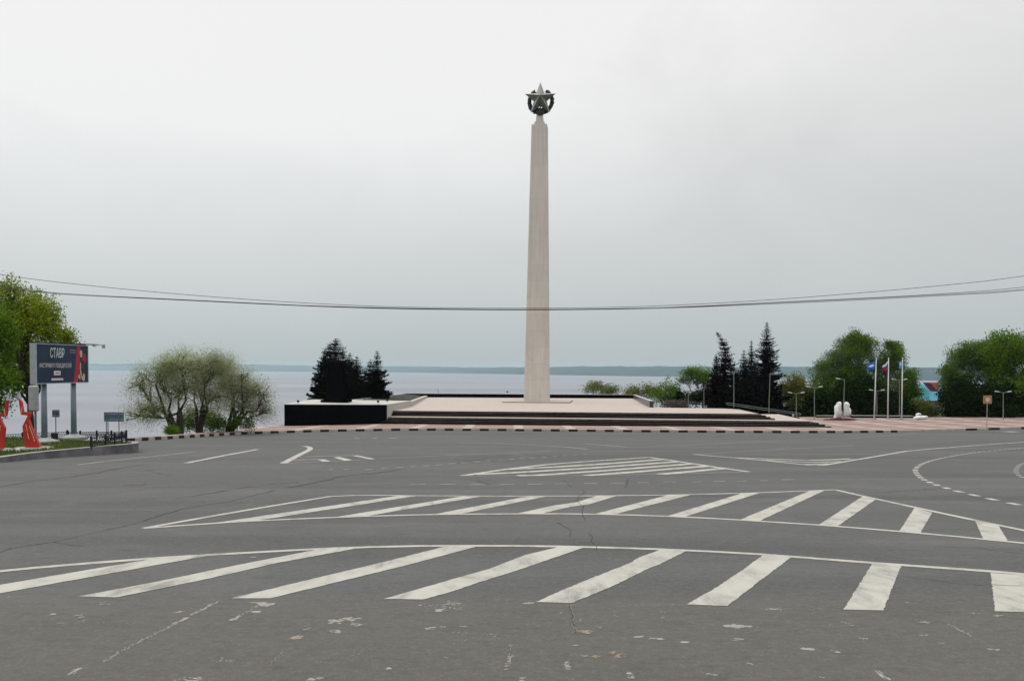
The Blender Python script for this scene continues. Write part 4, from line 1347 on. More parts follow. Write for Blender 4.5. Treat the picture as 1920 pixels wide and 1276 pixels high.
# right group
sp(1361, 620, 770, 112, 31, 51, 'rusty black spruce with a bent tip right of the terrace', gr_, 'spruce_red', -.16)
sp(1343, 662, 768, 110, 20, 52, 'short rusty spruce at the left edge of the right group', gr_, 'spruce_red')
sp(1395, 656, 772, 114, 26, 53, 'blunt black spruce in the middle of the right group', gr_)
sp(1409, 636, 774, 117, 26, 54, 'thin topped spruce standing between two tall ones on the right', gr_, 'spruce', 0, .7)
sp(1438, 602, 776, 112, 36, 55, 'tallest spire topped black spruce of the right group', gr_)
sp(1380, 690, 770, 107, 24, 56, 'low dark spruce in front between the right spires', gr_)
sp(1416, 680, 774, 108, 30, 57, 'low dark spruce before the tall right spire', gr_)
sp(1455, 715, 780, 111, 24, 58, 'low dark spruce at the right foot of the tallest right spruce', gr_)
sp(1274, 724, 765, 112, 12, 59, 'small dark conifer beside the open crowned tree', None)

# --- bushes behind the back parapet and right of it
def hb_(*a, **k): return bush(*a, **k)
hb_('shrub', 'light green shrub rising behind the back parapet right of obelisk', 1122, 745, 146, [(1122, 732, 34, 14, 0), (1112, 727, 20, 11, .5), (1142, 734, 20, 10, 0)], LM['bush'], 61, 240, 20, .22, .3)
hb_('shrub', 'pale green shrub behind the right corner of the back parapet', 1205, 755, 140, [(1200, 736, 30, 15, 0), (1185, 740, 18, 12, 0), (1222, 738, 22, 16, 0)], LM['yellow'], 62, 240, 20, .22, .3)
hb_('shrub', 'bright green shrub right of the short black parapet', 1250, 762, 122, [(1255, 732, 24, 20, 0), (1238, 745, 20, 16, 0), (1262, 745, 20, 18, 0)], LM['green'], 63, 300, 20, .2, .28)
hb_('shrub', 'dark green undergrowth left of the right spruces', 1315, 764, 116, [(1310, 748, 26, 16, 0), (1290, 752, 24, 13, 0), (1330, 742, 20, 22, 0), (1262, 756, 20, 9, .5)], LM['dark'], 64, 340, 22, .22, .3)
hb_('shrub', 'greyish twiggy mound of dry shrub beside the terrace floor', 1265, 762, 109, [(1265, 758, 24, 6, 0), (1282, 757, 14, 6, 0)], LM['twig'], 65, 160, 18, .14, .2)
b0 = at(1318, 762, 119); Z0 = th(b0.x, 119)
tree('broadleaf_tree', 'open crowned tree with forked bare limbs left of the right spruces', (b0.x, 119, Z0),
     [bl(a, b, c, d, 119, b0.x, 119, Z0, e, .8) for (a, b, c, d, e) in ((1290, 700, 14, 12, 0), (1306, 697, 18, 10, 0), (1322, 706, 18, 14, .3), (1285, 714, 12, 8, 0), (1330, 722, 14, 14, .3), (1308, 712, 14, 8, 0))],
     2.6, .2, LM['green'], M['bark'], 66, 250, 18, .25, .2, 1.5, branch_n=1.0)

# --- right hand trees
def rt(px, py, Y, lobes, seed, label, m, bark='birchbark', twigs=1000, size=.165, sig=.25, per=34, droop=.0, trk=2.6, group=None, name='broadleaf_tree', stems=1):
    b0 = at(px, py, Y); Z0 = min(b0.z, zr(Y) - .1)
    return tree(name, label, (b0.x, Y, Z0), [bl(a, b, c, d, Y, b0.x, Y, Z0, e, .9) for (a, b, c, d, e) in lobes], trk, .2, LM[m], M[bark], seed, twigs, per, sig, size, 1.4, droop, stems, .5, .45, group, .5)
rt(1490, 784, 112, [(1490, 722, 22, 18, 0), (1480, 740, 20, 22, 0), (1505, 742, 20, 26, .3), (1490, 762, 24, 16, 0)], 70, 'yellow green small tree between right spruces and birches', 'yellow', 'bark', 420, .2, .3)
rt(1553, 784, 114, [(1555, 690, 26, 30, 0), (1540, 715, 28, 30, .3), (1575, 700, 26, 32, 0), (1530, 745, 24, 26, .5), (1560, 735, 34, 30, .6), (1575, 670, 18, 22, 0)], 71, 'green birch at the left of the birch group behind white stones', 'birch', twigs=800)
rt(1608, 784, 115, [(1610, 665, 36, 36, 0), (1606, 642, 24, 20, 0), (1590, 690, 28, 32, .2), (1635, 680, 26, 32, 0), (1610, 715, 44, 34, .8), (1585, 650, 20, 18, .3), (1630, 652, 18, 18, 0), (1605, 634, 7, 11, 0), (1592, 641, 6, 10, .2), (1621, 640, 6, 11, .2)], 72, 'tallest feathery birch behind the white carved stones', 'birch', twigs=1000)
rt(1672, 784, 114, [(1672, 672, 20, 28, 0), (1658, 690, 22, 30, .3), (1682, 690, 14, 30, 0), (1665, 725, 30, 28, .5), (1680, 655, 12, 14, 0), (1668, 650, 7, 10, 0)], 73, 'narrow birch behind the flagpoles', 'birch', twigs=620)
rt(1703, 784, 116, [(1702, 720, 16, 22, 0), (1712, 738, 14, 20, 0), (1695, 745, 18, 22, .4)], 74, 'low green tree beside the blue roofed house', 'green', 'bark', 300, .22, .3)
hb_('shrub', 'wide dark thicket under the birches behind the white stones', 1600, 785, 109, [(1545, 758, 26, 24, 0), (1585, 752, 30, 30, .3), (1625, 755, 30, 28, 0), (1665, 758, 28, 26, .4), (1700, 766, 20, 16, .6), (1610, 735, 40, 24, 1.5), (1555, 772, 30, 12, 0), (1650, 772, 40, 12, 0), (1520, 772, 20, 14, .4), (1500, 780, 20, 8, .2), (1700, 778, 18, 9, .3)], LM['dark'], 75, 1700, 24, .32, .32, None, zr(109) - .1)
hb_('shrub', 'yellow green bush below the blue roofed house', 1742, 786, 108, [(1735, 768, 18, 14, 0), (1752, 772, 14, 12, 0), (1722, 760, 10, 12, .4)], LM['bush'], 76, 200, 18, .2, .26, None, zr(108) - .1)
rt(1810, 786, 108, [(1810, 665, 26, 22, 0), (1795, 685, 26, 28, 0), (1828, 680, 26, 30, .3), (1780, 700, 16, 22, 0), (1800, 715, 34, 30, .5), (1835, 655, 20, 18, .3), (1778, 730, 14, 24, 0)], 77, 'dark topped birch left of the no entry sign', 'birch', 'birchbark', 850)
rt(1885, 786, 106, [(1885, 655, 36, 32, 0), (1910, 680, 36, 40, 0), (1860, 690, 26, 34, .3), (1935, 660, 34, 36, 0), (1890, 720, 40, 30, .5), (1860, 660, 20, 20, 0), (1925, 722, 34, 30, 0)], 78, 'broad bright green tree at the right edge', 'green', 'bark', 1150, .24, .34)
hb_('shrub', 'wide black thicket under the trees at the right edge', 1840, 786, 105, [(1790, 752, 26, 34, 0), (1825, 748, 34, 40, .3), (1865, 752, 34, 34, 0), (1905, 755, 34, 32, 0), (1945, 750, 34, 36, 0), (1800, 775, 30, 12, 0), (1870, 776, 40, 12, 0), (1930, 776, 30, 12, 0)], LM['dark'], 79, 1900, 24, .32, .32, None, zr(105) - .1)

# ------------------------------------------------------------------ blue roofed house beyond the square
hY = 165.0
h0 = at(1745, 760, hY); hs = hY / F
hz0 = h0.z - 2.5
hx0, hx1 = at(1706, 740, hY).x, at(1790, 740, hY).x
zridge, zeave = at(1745, 719.5, hY).z, at(1745, 751, hY).z
house = thing('house', 'house with a bright blue metal roof and red gable between the trees', 'house', (h0.x, hY, hz0))
q = MB(); q.box(((hx0 + hx1) / 2, hY + 4.2, (hz0 + zeave) / 2), (hx1 - hx0 - .8, 7.4, zeave - hz0)); under2(q, 'wall', mat('house_plaster', (.18, .15, .12), .9), house)
q = MB()
ye, yr = hY, hY + 4.2
q.add([(hx0, ye, zeave), (hx1, ye, zeave), (hx1, yr, zridge), (hx0, yr, zridge), (hx0, yr + 4.2, zeave), (hx1, yr + 4.2, zeave)], [(0, 1, 2, 3), (3, 2, 5, 4), (0, 3, 4), (1, 5, 2)])
roofm, t_, p_ = newmat('blue_roof_sheet')
Ps = geo_pos(t_); wv = t_.nodes.new('ShaderNodeTexWave'); t_.links.new(Ps, wv.inputs['Vector']); wv.inputs['Scale'].default_value = 2.2
t_.links.new(mixc(t_, wv.outputs[1], (.030, .235, .33), (.036, .285, .39)), p_.inputs['Base Color']); p_.inputs['Roughness'].default_value = .5
rf = under2(q, 'roof', roofm, house)
q = MB()
g1, g2, g3 = at(1744, 717, hY - .3), at(1761, 717, hY - .3), at(1759.5, 734, hY - 1.4)
g4 = g1 + Vector((0, 3.0, 0)); g5 = g2 + Vector((0, 3.0, 0))
q.add([g1, g2, g3, g4, g5, g3 + Vector((0, 3.0, 0))], [(0, 1, 2), (3, 5, 4), (0, 3, 4, 1), (1, 4, 5, 2), (2, 5, 3, 0)])
under2(q, 'gable', mat('red_gable_sheet', (.20, .02, .03), .6), house)

# ------------------------------------------------------------------ right side: lamps, flags, stones, sign
def lamp(px, pyb, pyt, Y, arms, label, lean_px=0):
    b = at(px, pyb, Y); t = at(px + lean_px, pyt, Y)
    Hh = t.z - b.z
    r = thing('street_lamp', label, 'street lamp', b, 0, 'slim street lamps round the square')
    q = MB(); lx = t.x - b.x
    q.tube([(0, 0, -.3), (lx * .3, 0, Hh * .3), (lx, 0, Hh)], [.062, .055, .038], 8); q.build('pole', M['plot'], r)
    for s_ in arms:
        q = MB(); ln = .78
        q.tube([(lx, 0, Hh - .08), (lx + s_ * ln * .5, 0, Hh + .02), (lx + s_ * ln * .75, 0, Hh + .07)], .026, 6)
        a = q.build('arm', M['plot'], r)
        q = MB(); q.box((0, 0, 0), (.52, .2, .085), 0, 0, .8)
        hd = q.build('lamp_head', M['polewhite'], a); hd.location = (lx + s_ * (ln * .75 + .2), 0, Hh + .10); hd.rotation_euler = (0, -s_ * .17, 0)
    return r
lamp(1319.7, 763, 731, 107, (-1,), 'short lamp with one arm left of the right spruces')
lamp(1291, 764.5, 733, 107, (1,), 'dim short lamp beside the dry shrub mound')
lamp(1376, 759, 697, 103, (-1,), 'lamp with one arm standing at the top of the access ramp')
lamp(1441.5, 770, 699, 103, (1,), 'leaning lamp with one right arm before the tallest right spruce', 2.5)
lamp(1493, 783, 737, 97, (-1, 1), 'two armed lamp before the yellow green tree')
lamp(1527, 784.5, 726, 98, (-1, 1), 'two armed lamp left of the white carved stones')
lamp(1581, 783.5, 711, 95.5, (-1,), 'lamp with one arm standing between the two white stones', 2.5)
lamp(1644, 779, 732, 103, (-1, 1), 'lower two armed lamp between the left two flagpoles')
lamp(1686.5, 779, 712, 103, (-1, 1), 'taller two armed lamp beside the right flagpole')
lamp(1881, 787.5, 735, 98, (-1, 1), 'two armed lamp right of the no entry sign')
lamp(822, 741, 731, 150, (-1,), 'tiny far lamp rising behind the back parapet left of obelisk')

flagc = {'blue': mat('blue_flag_cloth', (.035, .14, .48), .8, 0, .12, 3, .1), 'white': mat('white_flag_cloth', (.60, .60, .62), .8, 0, .05, 3, .1), 'navy': mat('navy_flag_cloth', (.03, .05, .26), .8, 0, .1, 3, .1),
         'red': mat('red_flag_cloth', (.45, .03, .04), .8, 0, .1, 3, .1), 'pale': mat('pale_blue_flag_cloth', (.20, .40, .62), .8, 0, .1, 3, .1)}
def flagpole(px, label, flag_label, kind, lean_):
    Y = 98.0
    b = at(px, 785.8, Y); t = at(px + lean_, 672.5, Y)
    Hh = t.z - b.z; lx = t.x - b.x
    r = thing('flagpole', label, 'flagpole', b, 0, 'row of three flagpoles')
    MB().tube([(0, 0, -.2), (lx * .5, 0, Hh * .5), (lx, 0, Hh)], [.085, .075, .05], 10).build('pole', M['polewhite'], r, smooth=True)
    MB().lathe([(.02, 0), (.07, .05), (.07, .1), (.02, .15)], (lx, 0, Hh - .01), 8).build('finial', M['polewhite'], r)
    MB().box((0, 0, .03), (.45, .45, .18)).build('base_plate', M['galv'], r)
    # flag: hangs from the hoist, sagging to the left
    wpx, drop, hp = {'blue': (15.5, 5.5, 14.5), 'tri': (10, 9, 15), 'pale': (4.5, 3, 14)}[kind]
    s = Y / F
    q = MB(); nu, nvv = 14, 12
    rr = random.Random(px)
    for j in range(nvv + 1):
        for i in range(nu + 1):
            u, v = i / nu, j / nvv
            x = lx - .05 - u * wpx * s * (1 - .12 * math.sin(v * 5 + 1))
            z = Hh - .22 - v * hp * s * (1 - .15 * u) - drop * s * u ** .8
            y = .16 * math.sin(u * 8 + v * 2.2) * (.3 + u) + .05 * math.sin(v * 9)
            q.v.append((x, y, z))
    for j in range(nvv):
        for i in range(nu):
            a = j * (nu + 1) + i
            mi = 0
            if kind == 'tri': mi = 0 if j < 4 else (1 if j < 8 else 2)
            if kind == 'blue':
                u, v = (i + .5) / nu - .52, (j + .5) / nvv - .5
                if (u * u * 1.2 + v * v) < .03 or (abs(v + .12 - abs(u) * .7) < .07 and abs(u) < .3): mi = 1
            q.f.append((a, a + 1, a + nu + 2, a + nu + 1)); q.m.append(mi)
    ms = {'blue': [flagc['blue'], flagc['white']], 'tri': [flagc['white'], flagc['navy'], flagc['red']], 'pale': [flagc['pale']]}[kind]
    fo = q.build('flag', ms, None, True)
    fo.location = b
    so = fo.modifiers.new('thickness', 'SOLIDIFY'); so.thickness = .01
    tag(fo, flag_label, 'flag')
flagpole(1639, 'left flagpole carrying the blue flag', 'blue flag with white emblem drooping from its pole', 'blue', 4)
flagpole(1664.5, 'middle flagpole carrying the striped flag', 'white, blue and red striped flag hanging on the middle pole', 'tri', 1.6)
flagpole(1690.5, 'right flagpole carrying the pale blue flag', 'pale blue flag folded against the right pole', 'pale', 1.8)

def stone(outline, Y, thick, label, seed):
    """carved stone: outline in the photograph given real thickness and a rough surface"""
    pts = [at(x, y, Y) for x, y in outline]
    b = at(sum(p[0] for p in outline) / len(outline), max(p[1] for p in outline), Y)
    R = random.Random(seed)
    ring_ = smooth_poly([Vector((p.x - b.x, 0, p.z - b.z)) for p in pts + [pts[0]]], 2)[:-1]
    c = sum(ring_, Vector()) / len(ring_)
    q = MB(); n = len(ring_)
    lay = [(-.5, .80), (-.36, .95), (-.12, 1.0), (.12, 1.0), (.36, .95), (.5, .80)]
    for (d, s_) in lay:
        for k, p in enumerate(ring_):
            v = c + (p - c) * s_
            jit = .05 * math.sin(k * .9 + d * 7 + seed) + R.uniform(-.025, .025)
            q.v.append((v.x + jit * .6, d * thick + R.uniform(-.05, .05) + .07 * math.sin(v.z * 5 + seed), v.z + jit * .4))
    for i in range(len(lay) - 1):
        for k in range(n):
            q.f.append((i * n + k, i * n + (k + 1) % n, (i + 1) * n + (k + 1) % n, (i + 1) * n + k)); q.m.append(0)
    # faces front/back as fans with a displaced centre ring
    for base_, d, flip in ((0, -.62, 0), ((len(lay) - 1) * n, .62, 1)):
        b1 = len(q.v)
        for k in range(n):
            v = c + (ring_[k] - c) * .45
            q.v.append((v.x, d * thick + R.uniform(-.06, .06), v.z + R.uniform(-.03, .03)))
        cc = len(q.v); q.v.append((c.x, d * thick, c.z))
        for k in range(n):
            k2 = (k + 1) % n
            q.f.append((base_ + k, base_ + k2, b1 + k2, b1 + k)); q.f.append((b1 + k, b1 + k2, cc)); q.m += [0, 0]
    o = q.build('carved_stone', M['whitestone'], loc=b)
    tag(o, label, 'stone sculpture', 'white carved stones on the square')
    return o
ZS = zc(1500, 640, 7.973)
stone([ZS(*p) for p in ((520, 1140), (527, 1085), (520, 1035), (530, 960), (560, 935), (558, 908), (580, 898), (603, 900), (608, 960), (605, 1050), (622, 1090), (635, 1142))], 96.5, .8, 'upright white carved stone, the left one of the pair with a red bed', 1)
stone([ZS(*p) for p in ((655, 1128), (668, 1050), (662, 990), (668, 900), (705, 902), (724, 920), (724, 970), (740, 990), (752, 1030), (742, 1105), (700, 1122))], 96.5, .8, 'upright white carved stone with bulging right side, beside the lamp', 2)
ZT = zc(1680, 640, 7.0875)
stone([ZT(*p) for p in ((242, 1033), (240, 1000), (290, 990), (330, 985), (400, 985), (408, 995), (380, 1030))], 98.5, .9, 'low white slab of stone lying beside the black wall end', 3)
stone([ZT(*p) for p in ((262, 985), (268, 962), (290, 948), (320, 952), (328, 968), (318, 985))], 104.5, .5, 'small white rock behind the low white slab', 4)
# red flower bed
fb = MB()
R = random.Random(8)
fc = at(1575, 785.5, 96.5)
beds = MB()
beds.lathe([(1.0, -.05), (1.0, .07), (.94, .10)], (0, 0, 0), 24)
bed_r = thing('flower_bed', 'low bed of red flowers round the foot of the white stones', 'flower bed', (fc.x - .1, 96.2, zr(96.2) + KH))
bo = beds.build('bed_edge', M['soil'], bed_r); bo.scale = (2.1, .9, 1)
n = 900
cen = np.stack([np.random.default_rng(3).normal(0, .8, n), np.random.default_rng(4).normal(0, .3, n), np.random.default_rng(5).uniform(.10, .24, n)], 1)
RR = np.random.default_rng(6)
leaf_object('flowers', cen, unit(RR.normal(0, .5, (n, 3)) + np.array([0, -.3, 1])), unit(RR.normal(0, 1, (n, 3))), .09, .11, leafmat('red_petals', (.16, .010, .014), (.30, .02, .025), .2), bed_r)

# low black wall behind the flagpoles and a pale rail left of the stones
a_, b_ = at(1598, 785, 101), at(1712, 786, 101)
wallpiece('low_wall', (a_.x, 101, 0), (b_.x, 101, 0), .5, zr(101) + KH, at(1598, 778.4, 101).z, at(1712, 779.3, 101).z, 'long low black wall with pale top behind the three flagpoles', .05)
a_, b_ = at(1532, 785, 101.5), at(1562, 785, 101.5)
wallpiece('low_wall', (a_.x, 101.5, 0), (b_.x, 101.5, 0), .4, zr(101.5) + KH, at(1532, 778.6, 101.5).z, at(1562, 778.6, 101.5).z, 'short low black wall with pale top left of the white stones', .05)

# bollard, sign
bp = at(1487, 784.5, 95.5)
bo = thing('bollard', 'short pale bollard at the bottom of the access ramp', 'bollard', bp)
MB().lathe([(.12, -.1), (.12, .5), (.10, .55), (.04, .58)], (0, 0, 0), 10).build('post', M['capstone'], bo)
MB().lathe([(.16, -.1), (.16, .05), (.13, .07)], (0, 0, 0), 10).build('foot', M['concrete'], bo)

sp_ = onroad(1850.5, 804.5, KH)
sg = thing('road_sign', 'orange square road sign with red ringed white disc on a thin post', 'road sign', sp_)
sY = sp_.y; sS = sY / F
ztop = at(1850.5, 741, sY).z - sp_.z; zbot = at(1850.5, 756.3, sY).z - sp_.z
MB().tube([(0, .04, -.2), (0, .04, ztop - .1)], .035, 8).build('post', M['galv'], sg)
bd = MB().box((0, 0, (ztop + zbot) / 2), (15.6 * sS, .03, ztop - zbot)).build('sign_board', mat('orange_reflective_sheet', (.46, .20, .06), .5, 0, .06, 2), sg)
q = MB(); rr_, r2 = 5.9 * sS, 4.7 * sS; cz_ = (ztop + zbot) / 2
def disc(q, r, y, mi, n=28):
    q.add([(r * math.cos(2 * math.pi * i / n), y, cz_ + r * math.sin(2 * math.pi * i / n)) for i in range(n)], [tuple(range(n))], mi)
disc(q, rr_, -.020, 0); disc(q, r2, -.024, 1)
q.build('sign_disc', [mat('red_sign_ring', (.28, .03, .025), .5), mat('white_sign_face', (.52, .50, .46), .5)], bd)

# dark lamp-like post behind right parapet
pp = at(1196, 745, 139)
o = thing('post', 'dark stubby post behind the right corner of the back parapet', 'post', (pp.x, 139, pp.z - 2))
zz = at(1196, 729, 139).z - pp.z + 2
MB().tube([(0, 0, 0), (0, 0, zz - .25)], .13, 8).build('shaft', M['bin'], o)
MB().lathe([(.1, 0), (.2, .05), (.2, .2), (.05, .3)], (0, 0, zz - .27), 8).build('cap', M['bin'], o)

# ------------------------------------------------------------------ left planter island
GZ = -1.84
fr_px = [(-60, 872), (0, 867), (45, 862.5), (88, 859), (150, 855), (205, 851.5), (240, 849.5), (255, 848.5)]
front = [onroad(*p) for p in fr_px]
end = [Vector((front[-1].x - .05, front[-1].y + .35, 0)), Vector((front[-1].x - .5, front[-1].y + 1.3, 0)), Vector((front[-1].x - 1.05, front[-1].y + 2.3, 0)), Vector((-18.4, 37.0, 0)),
       Vector((-20.4, 38.9, 0)), Vector((-23.3, 40.8, 0)), Vector((-27.8, 42.3, 0)), Vector((-40, 42.6, 0)), Vector((-40, 24, 0))]
outer = smooth_poly([Vector((p.x, p.y, 0)) for p in front + end], 2)
def topz(p):
    return -1.42 - .028 * max(0, p.y - 26.9) - .055 * max(0, p.y - 35)
inner = []
for i, p in enumerate(outer):
    d = outer[min(i + 1, len(outer) - 1)] - outer[max(i - 1, 0)]
    d = d.normalized(); nn = Vector((-d.y, d.x, 0))
    inner.append(p + nn * .28)
plt = thing('planter_kerb', 'stained concrete kerb wall curving round the grass island with billboard', 'wall', (front[-1].x, front[-1].y, zr(front[-1].y)))
q = MB(); m_ = len(outer)
for o_, i_ in zip(outer, inner):
    tz = topz(o_)
    q.v += [(o_.x, o_.y, zr(o_.y) - .3), (o_.x, o_.y, tz), (i_.x, i_.y, tz), (i_.x, i_.y, zr(o_.y) - .3)]
for i in range(m_ - 1):
    a = 4 * i
    q.f += [(a, a + 4, a + 5, a + 1), (a + 2, a + 6, a + 7, a + 3)]; q.m += [0, 0]
    q.f += [(a + 1, a + 5, a + 6, a + 2)]; q.m += [1]
under2(q, 'wall', [M['planter'], M['concrete']], plt)
# soil and turf inside
q = MB()
cxy = Vector((-27, 36, 0))
for k_, s_ in ((0, 1.0), (1, .9), (2, .7), (3, .4), (4, .05)):
    for p in inner:
        x = cxy.x + (p.x - cxy.x) * s_; y = cxy.y + (p.y - cxy.y) * s_
        tz = topz(p) - .12
        g = GZ
        z = tz + (g - tz) * min(1, (1 - s_) * 2.5)
        q.v.append((x, y, z))
for k_ in range(4):
    for i in range(m_ - 1):
        a = k_ * m_ + i
        q.f.append((a, a + 1, a + m_ + 1, a + m_)); q.m.append(0)
struct(q.build('island_turf', M['grass'], smooth=True))
turf_v = np.array(q.v)
def tz_at(x, y):
    d = (turf_v[:, 0] - x) ** 2 + (turf_v[:, 1] - y) ** 2
    k = np.argsort(d)[:4]; w_ = 1 / (d[k] + .01)
    return float((turf_v[k, 2] * w_).sum() / w_.sum())
# grass blades
ng = 9000
gR = np.random.default_rng(9)
gx = gR.uniform(-26, -16.6, ng * 2); gy = gR.uniform(27, 40, ng * 2)
innp = [(p.x, p.y) for p in inner]
ok = poly_sdf(gx, gy, innp + [(-40, 24)]) < -.15
gx, gy = gx[ok][:ng], gy[ok][:ng]
gz = np.array([tz_at(a, b) for a, b in zip(gx, gy)])
grass_o = leaf_object('grass', np.stack([gx, gy, gz + .05], 1), unit(gR.normal(0, 1, (len(gx), 3)) * np.array([1, 1, .15])), unit(gR.normal(0, .3, (len(gx), 3)) + np.array([0, 0, 1])), .03, gR.uniform(.10, .24, len(gx)),
                      leafmat('grass_blades', (.045, .075, .012), (.12, .15, .035), .3, .8, (.10, .10, .04)), None)
tag(grass_o, 'short green grass on the island below the billboard', 'grass', None, 'stuff')

def island(px, py, Y=None):
    """point of the island turf seen at a photo position"""
    a, b = ray(px, py)
    best = None
    for Yq in np.arange(26, 42, .1):
        z = tz_at(a * Yq, Yq)
        e = abs(CZ + b * Yq - z)
        if best is None or e < best[0]: best = (e, Yq, z)
    Yq = Y or best[1]
    return Vector((a * Yq, Yq, tz_at(a * Yq, Yq)))

# billboard: its face turned towards the road
Yl, Yr = 35.6, 39.4
fTL, fBL = at(65, 643, Yl), at(67.3, 720, Yl)
fTR, fBR = at(163.5, 647, Yr), at(165.2, 717, Yr)
Lx = (fTL + fBL) / 2; Rx = (fTR + fBR) / 2
Lx.z = Rx.z = 0
zt_, zb_ = (fTL.z + fTR.z) / 2, (fBL.z + fBR.z) / 2
fdir = (Rx - Lx); fw = fdir.length; fdir.normalize(); fn = Vector((fdir.y, -fdir.x, 0))    # face normal to the right
ang = math.atan2(fdir.y, fdir.x)
bb = thing('billboard', 'dark blue billboard with white lettering and a red banner on two posts', 'billboard', (Lx.x, Lx.y, GZ), ang)
# local frame: x along the face, -y out of the face, z up
fh = zt_ - zb_; z0_ = zb_ - GZ
th_b = .27
MB().box((fw / 2, th_b / 2, z0_ + fh / 2), (fw, th_b, fh)).build('box', M['galv'], bb)
MB().box((fw / 2, -.012, z0_ + fh / 2), (fw - .05, .02, fh - .05)).build('poster', mat('dark_blue_poster', (.014, .028, .055), .55, 0, .25, .8, .25), bb)
fm = MB()
fm.box((fw / 2, -.02, z0_ + fh - .02), (fw, .06, .04)); fm.box((fw / 2, -.02, z0_ + .02), (fw, .06, .04))
fm.box((.02, -.02, z0_ + fh / 2), (.04, .06, fh - .08)); fm.box((fw - .02, -.02, z0_ + fh / 2), (.04, .06, fh - .08))
fm.build('frame', mat('pale_frame', (.30, .36, .38), .5, .2), bb)
def text(body, x, z, h_, wscale, m, parent, name='lettering', yy=-.026):
    cu = bpy.data.curves.new(name, 'FONT'); cu.body = body; cu.size = h_ * 1.38; cu.align_x = 'CENTER'; cu.align_y = 'CENTER'; cu.extrude = .002
    tmp = bpy.data.objects.new(name, cu); C.objects.link(tmp)
    dg = bpy.context.evaluated_depsgraph_get()
    me = bpy.data.meshes.new_from_object(tmp.evaluated_get(dg))
    bpy.data.objects.remove(tmp)
    o = bpy.data.objects.new(name, me); C.objects.link(o); o.parent = parent
    o.rotation_euler = (math.pi / 2, 0, 0); o.location = (x, yy, z); o.scale = (wscale, 1, 1)
    me.materials.clear(); me.materials.append(m)
    return o
wp = mat('poster_white', (.58, .60, .60), .6, 0, .05, 3)
wpink = mat('poster_pale_pink', (.55, .50, .53), .6, 0, .05, 3)
pred = mat('poster_red', (.36, .02, .04), .6, 0, .15, 3)
skin = mat('poster_skin', (.42, .33, .27), .6, 0, .2, 9)
pdark = mat('poster_dark_clothes', (.05, .025, .028), .6, 0, .3, 9)
U = lambda u: u * fw
V = lambda v: z0_ + fh * (1 - v)
# u measured with the foreshortening of the picture taken out
def uu(x):      # x = picture position across the face (0..1) -> distance along the face
    return fw * x * Yl / (x * Yl + (1 - x) * Yr) if False else fw * (x * Yl) / (Yr - x * (Yr - Yl))
s0 = text('СТАВР', uu(.415), V(.245), fh * .17, .62, wp, bb)
lt = text('ИНСТРУМЕНТ ПОБЕДИТЕЛЕЙ', uu(.385), V(.55), fh * .085, 1.0, wpink, bb)
mx_ = max(v.co.x for v in lt.data.vertices) - min(v.co.x for v in lt.data.vertices)
lt.scale = ((uu(.69) - uu(.085)) / mx_, 1.25, 1)
mx_ = max(v.co.x for v in s0.data.vertices) - min(v.co.x for v in s0.data.vertices)
s0.scale = ((uu(.545) - uu(.275)) / mx_, 1.42, 1)
def pq(x0, y0, x1, y1, m, nm, d=.026):
    a, b = uu(x0), uu(x1)
    return MB().box(((a + b) / 2, -d, (V(y0) + V(y1)) / 2), (b - a, .004, abs(V(y0) - V(y1)))).build(nm, m, bb)
bt_ = pq(.345, .68, .47, .785, wp, 'button')
MB().box(((uu(.37) + uu(.45)) / 2, -.031, V(.732)), (uu(.45) - uu(.37), .003, fh * .025)).build('printed_line', pred, bt_)
pq(.295, .865, .52, .915, wpink, 'printed_line')
pq(.65, .135, .765, .155, mat('poster_grey', (.20, .23, .26), .6), 'printed_line'); pq(.655, .195, .765, .215, bpy.data.materials['poster_grey'], 'printed_line')
def ppoly(pts, m, nm, d):
    return MB().add([(uu(x), -d, V(y)) for x, y in pts], [tuple(range(len(pts)))]).build(nm, m, bb, recalc=False)
ppoly([(.72, .985), (.795, .03), (.86, .03), (.80, .985)], pred, 'red_banner', .026)
ppoly([(.895, .26), (.945, .22), (.965, .40), (.935, .50), (.89, .50)], pred, 'red_cloth', .027)
ppoly([(.82, .95), (.80, .80), (.835, .62), (.83, .48), (.86, .40), (.92, .42), (.955, .60), (.945, .80), (.90, .97)], pdark, 'printed_clothes', .029)
ppoly([(.84, .22), (.845, .15), (.87, .13), (.892, .17), (.888, .27), (.872, .33), (.85, .31)], skin, 'printed_face', .031)
ppoly([(.835, .60), (.842, .45), (.86, .48), (.857, .66), (.885, .84), (.91, .74), (.935, .78), (.93, .92), (.91, .97), (.875, .90), (.84, .74)], skin, 'printed_arm', .033)
ppoly([(.80, .84), (.82, .75), (.85, .84), (.84, .92)], skin, 'printed_arm', .033)
# posts
for (px_t, px_b, pyb, Yp) in ((88, 92, 831, None), (139.5, 143.5, 817.5, None)):
    tpar = .22 if px_b < 100 else .78
    xl_ = fw * tpar
    bpos = (xl_, .21)
    q = MB()
    lean_ = (px_b - px_t) * 36 / F * 0.7
    q.tube([(xl_ + .0, .21, -.3), (xl_, .21, z0_ + .02)], [.135, .12], 12)
    po = q.build('post', M['post_blue'], bb, smooth=True)
    MB().lathe([(.62, -.12), (.62, .02), (.30, .12), (.17, .17)], (xl_, .21, .06), 20).build('footing', M['concrete'], po)
q = MB(); q.box((fw / 2, .2, z0_ + fh + .03), (fw * .98, .3, .06)); q.tube([(fw * .8, .1, z0_ + fh + .06), (fw + .75, -.1, z0_ + fh + .05)], .03, 6); q.build('top_rail', M['bin'], bb)
q = MB(); q.tube([(fw + .4, -.08, z0_ + fh + .05), (fw + 1.15, -.12, z0_ + fh + .04)], .025, 6); q.box((fw + .45, -.08, z0_ + fh + .02), (.14, .12, .14)); q.box((fw + 1.16, -.12, z0_ + fh - .02), (.10, .12, .2)); q.build('lamp_arm', M['galv'], bb)

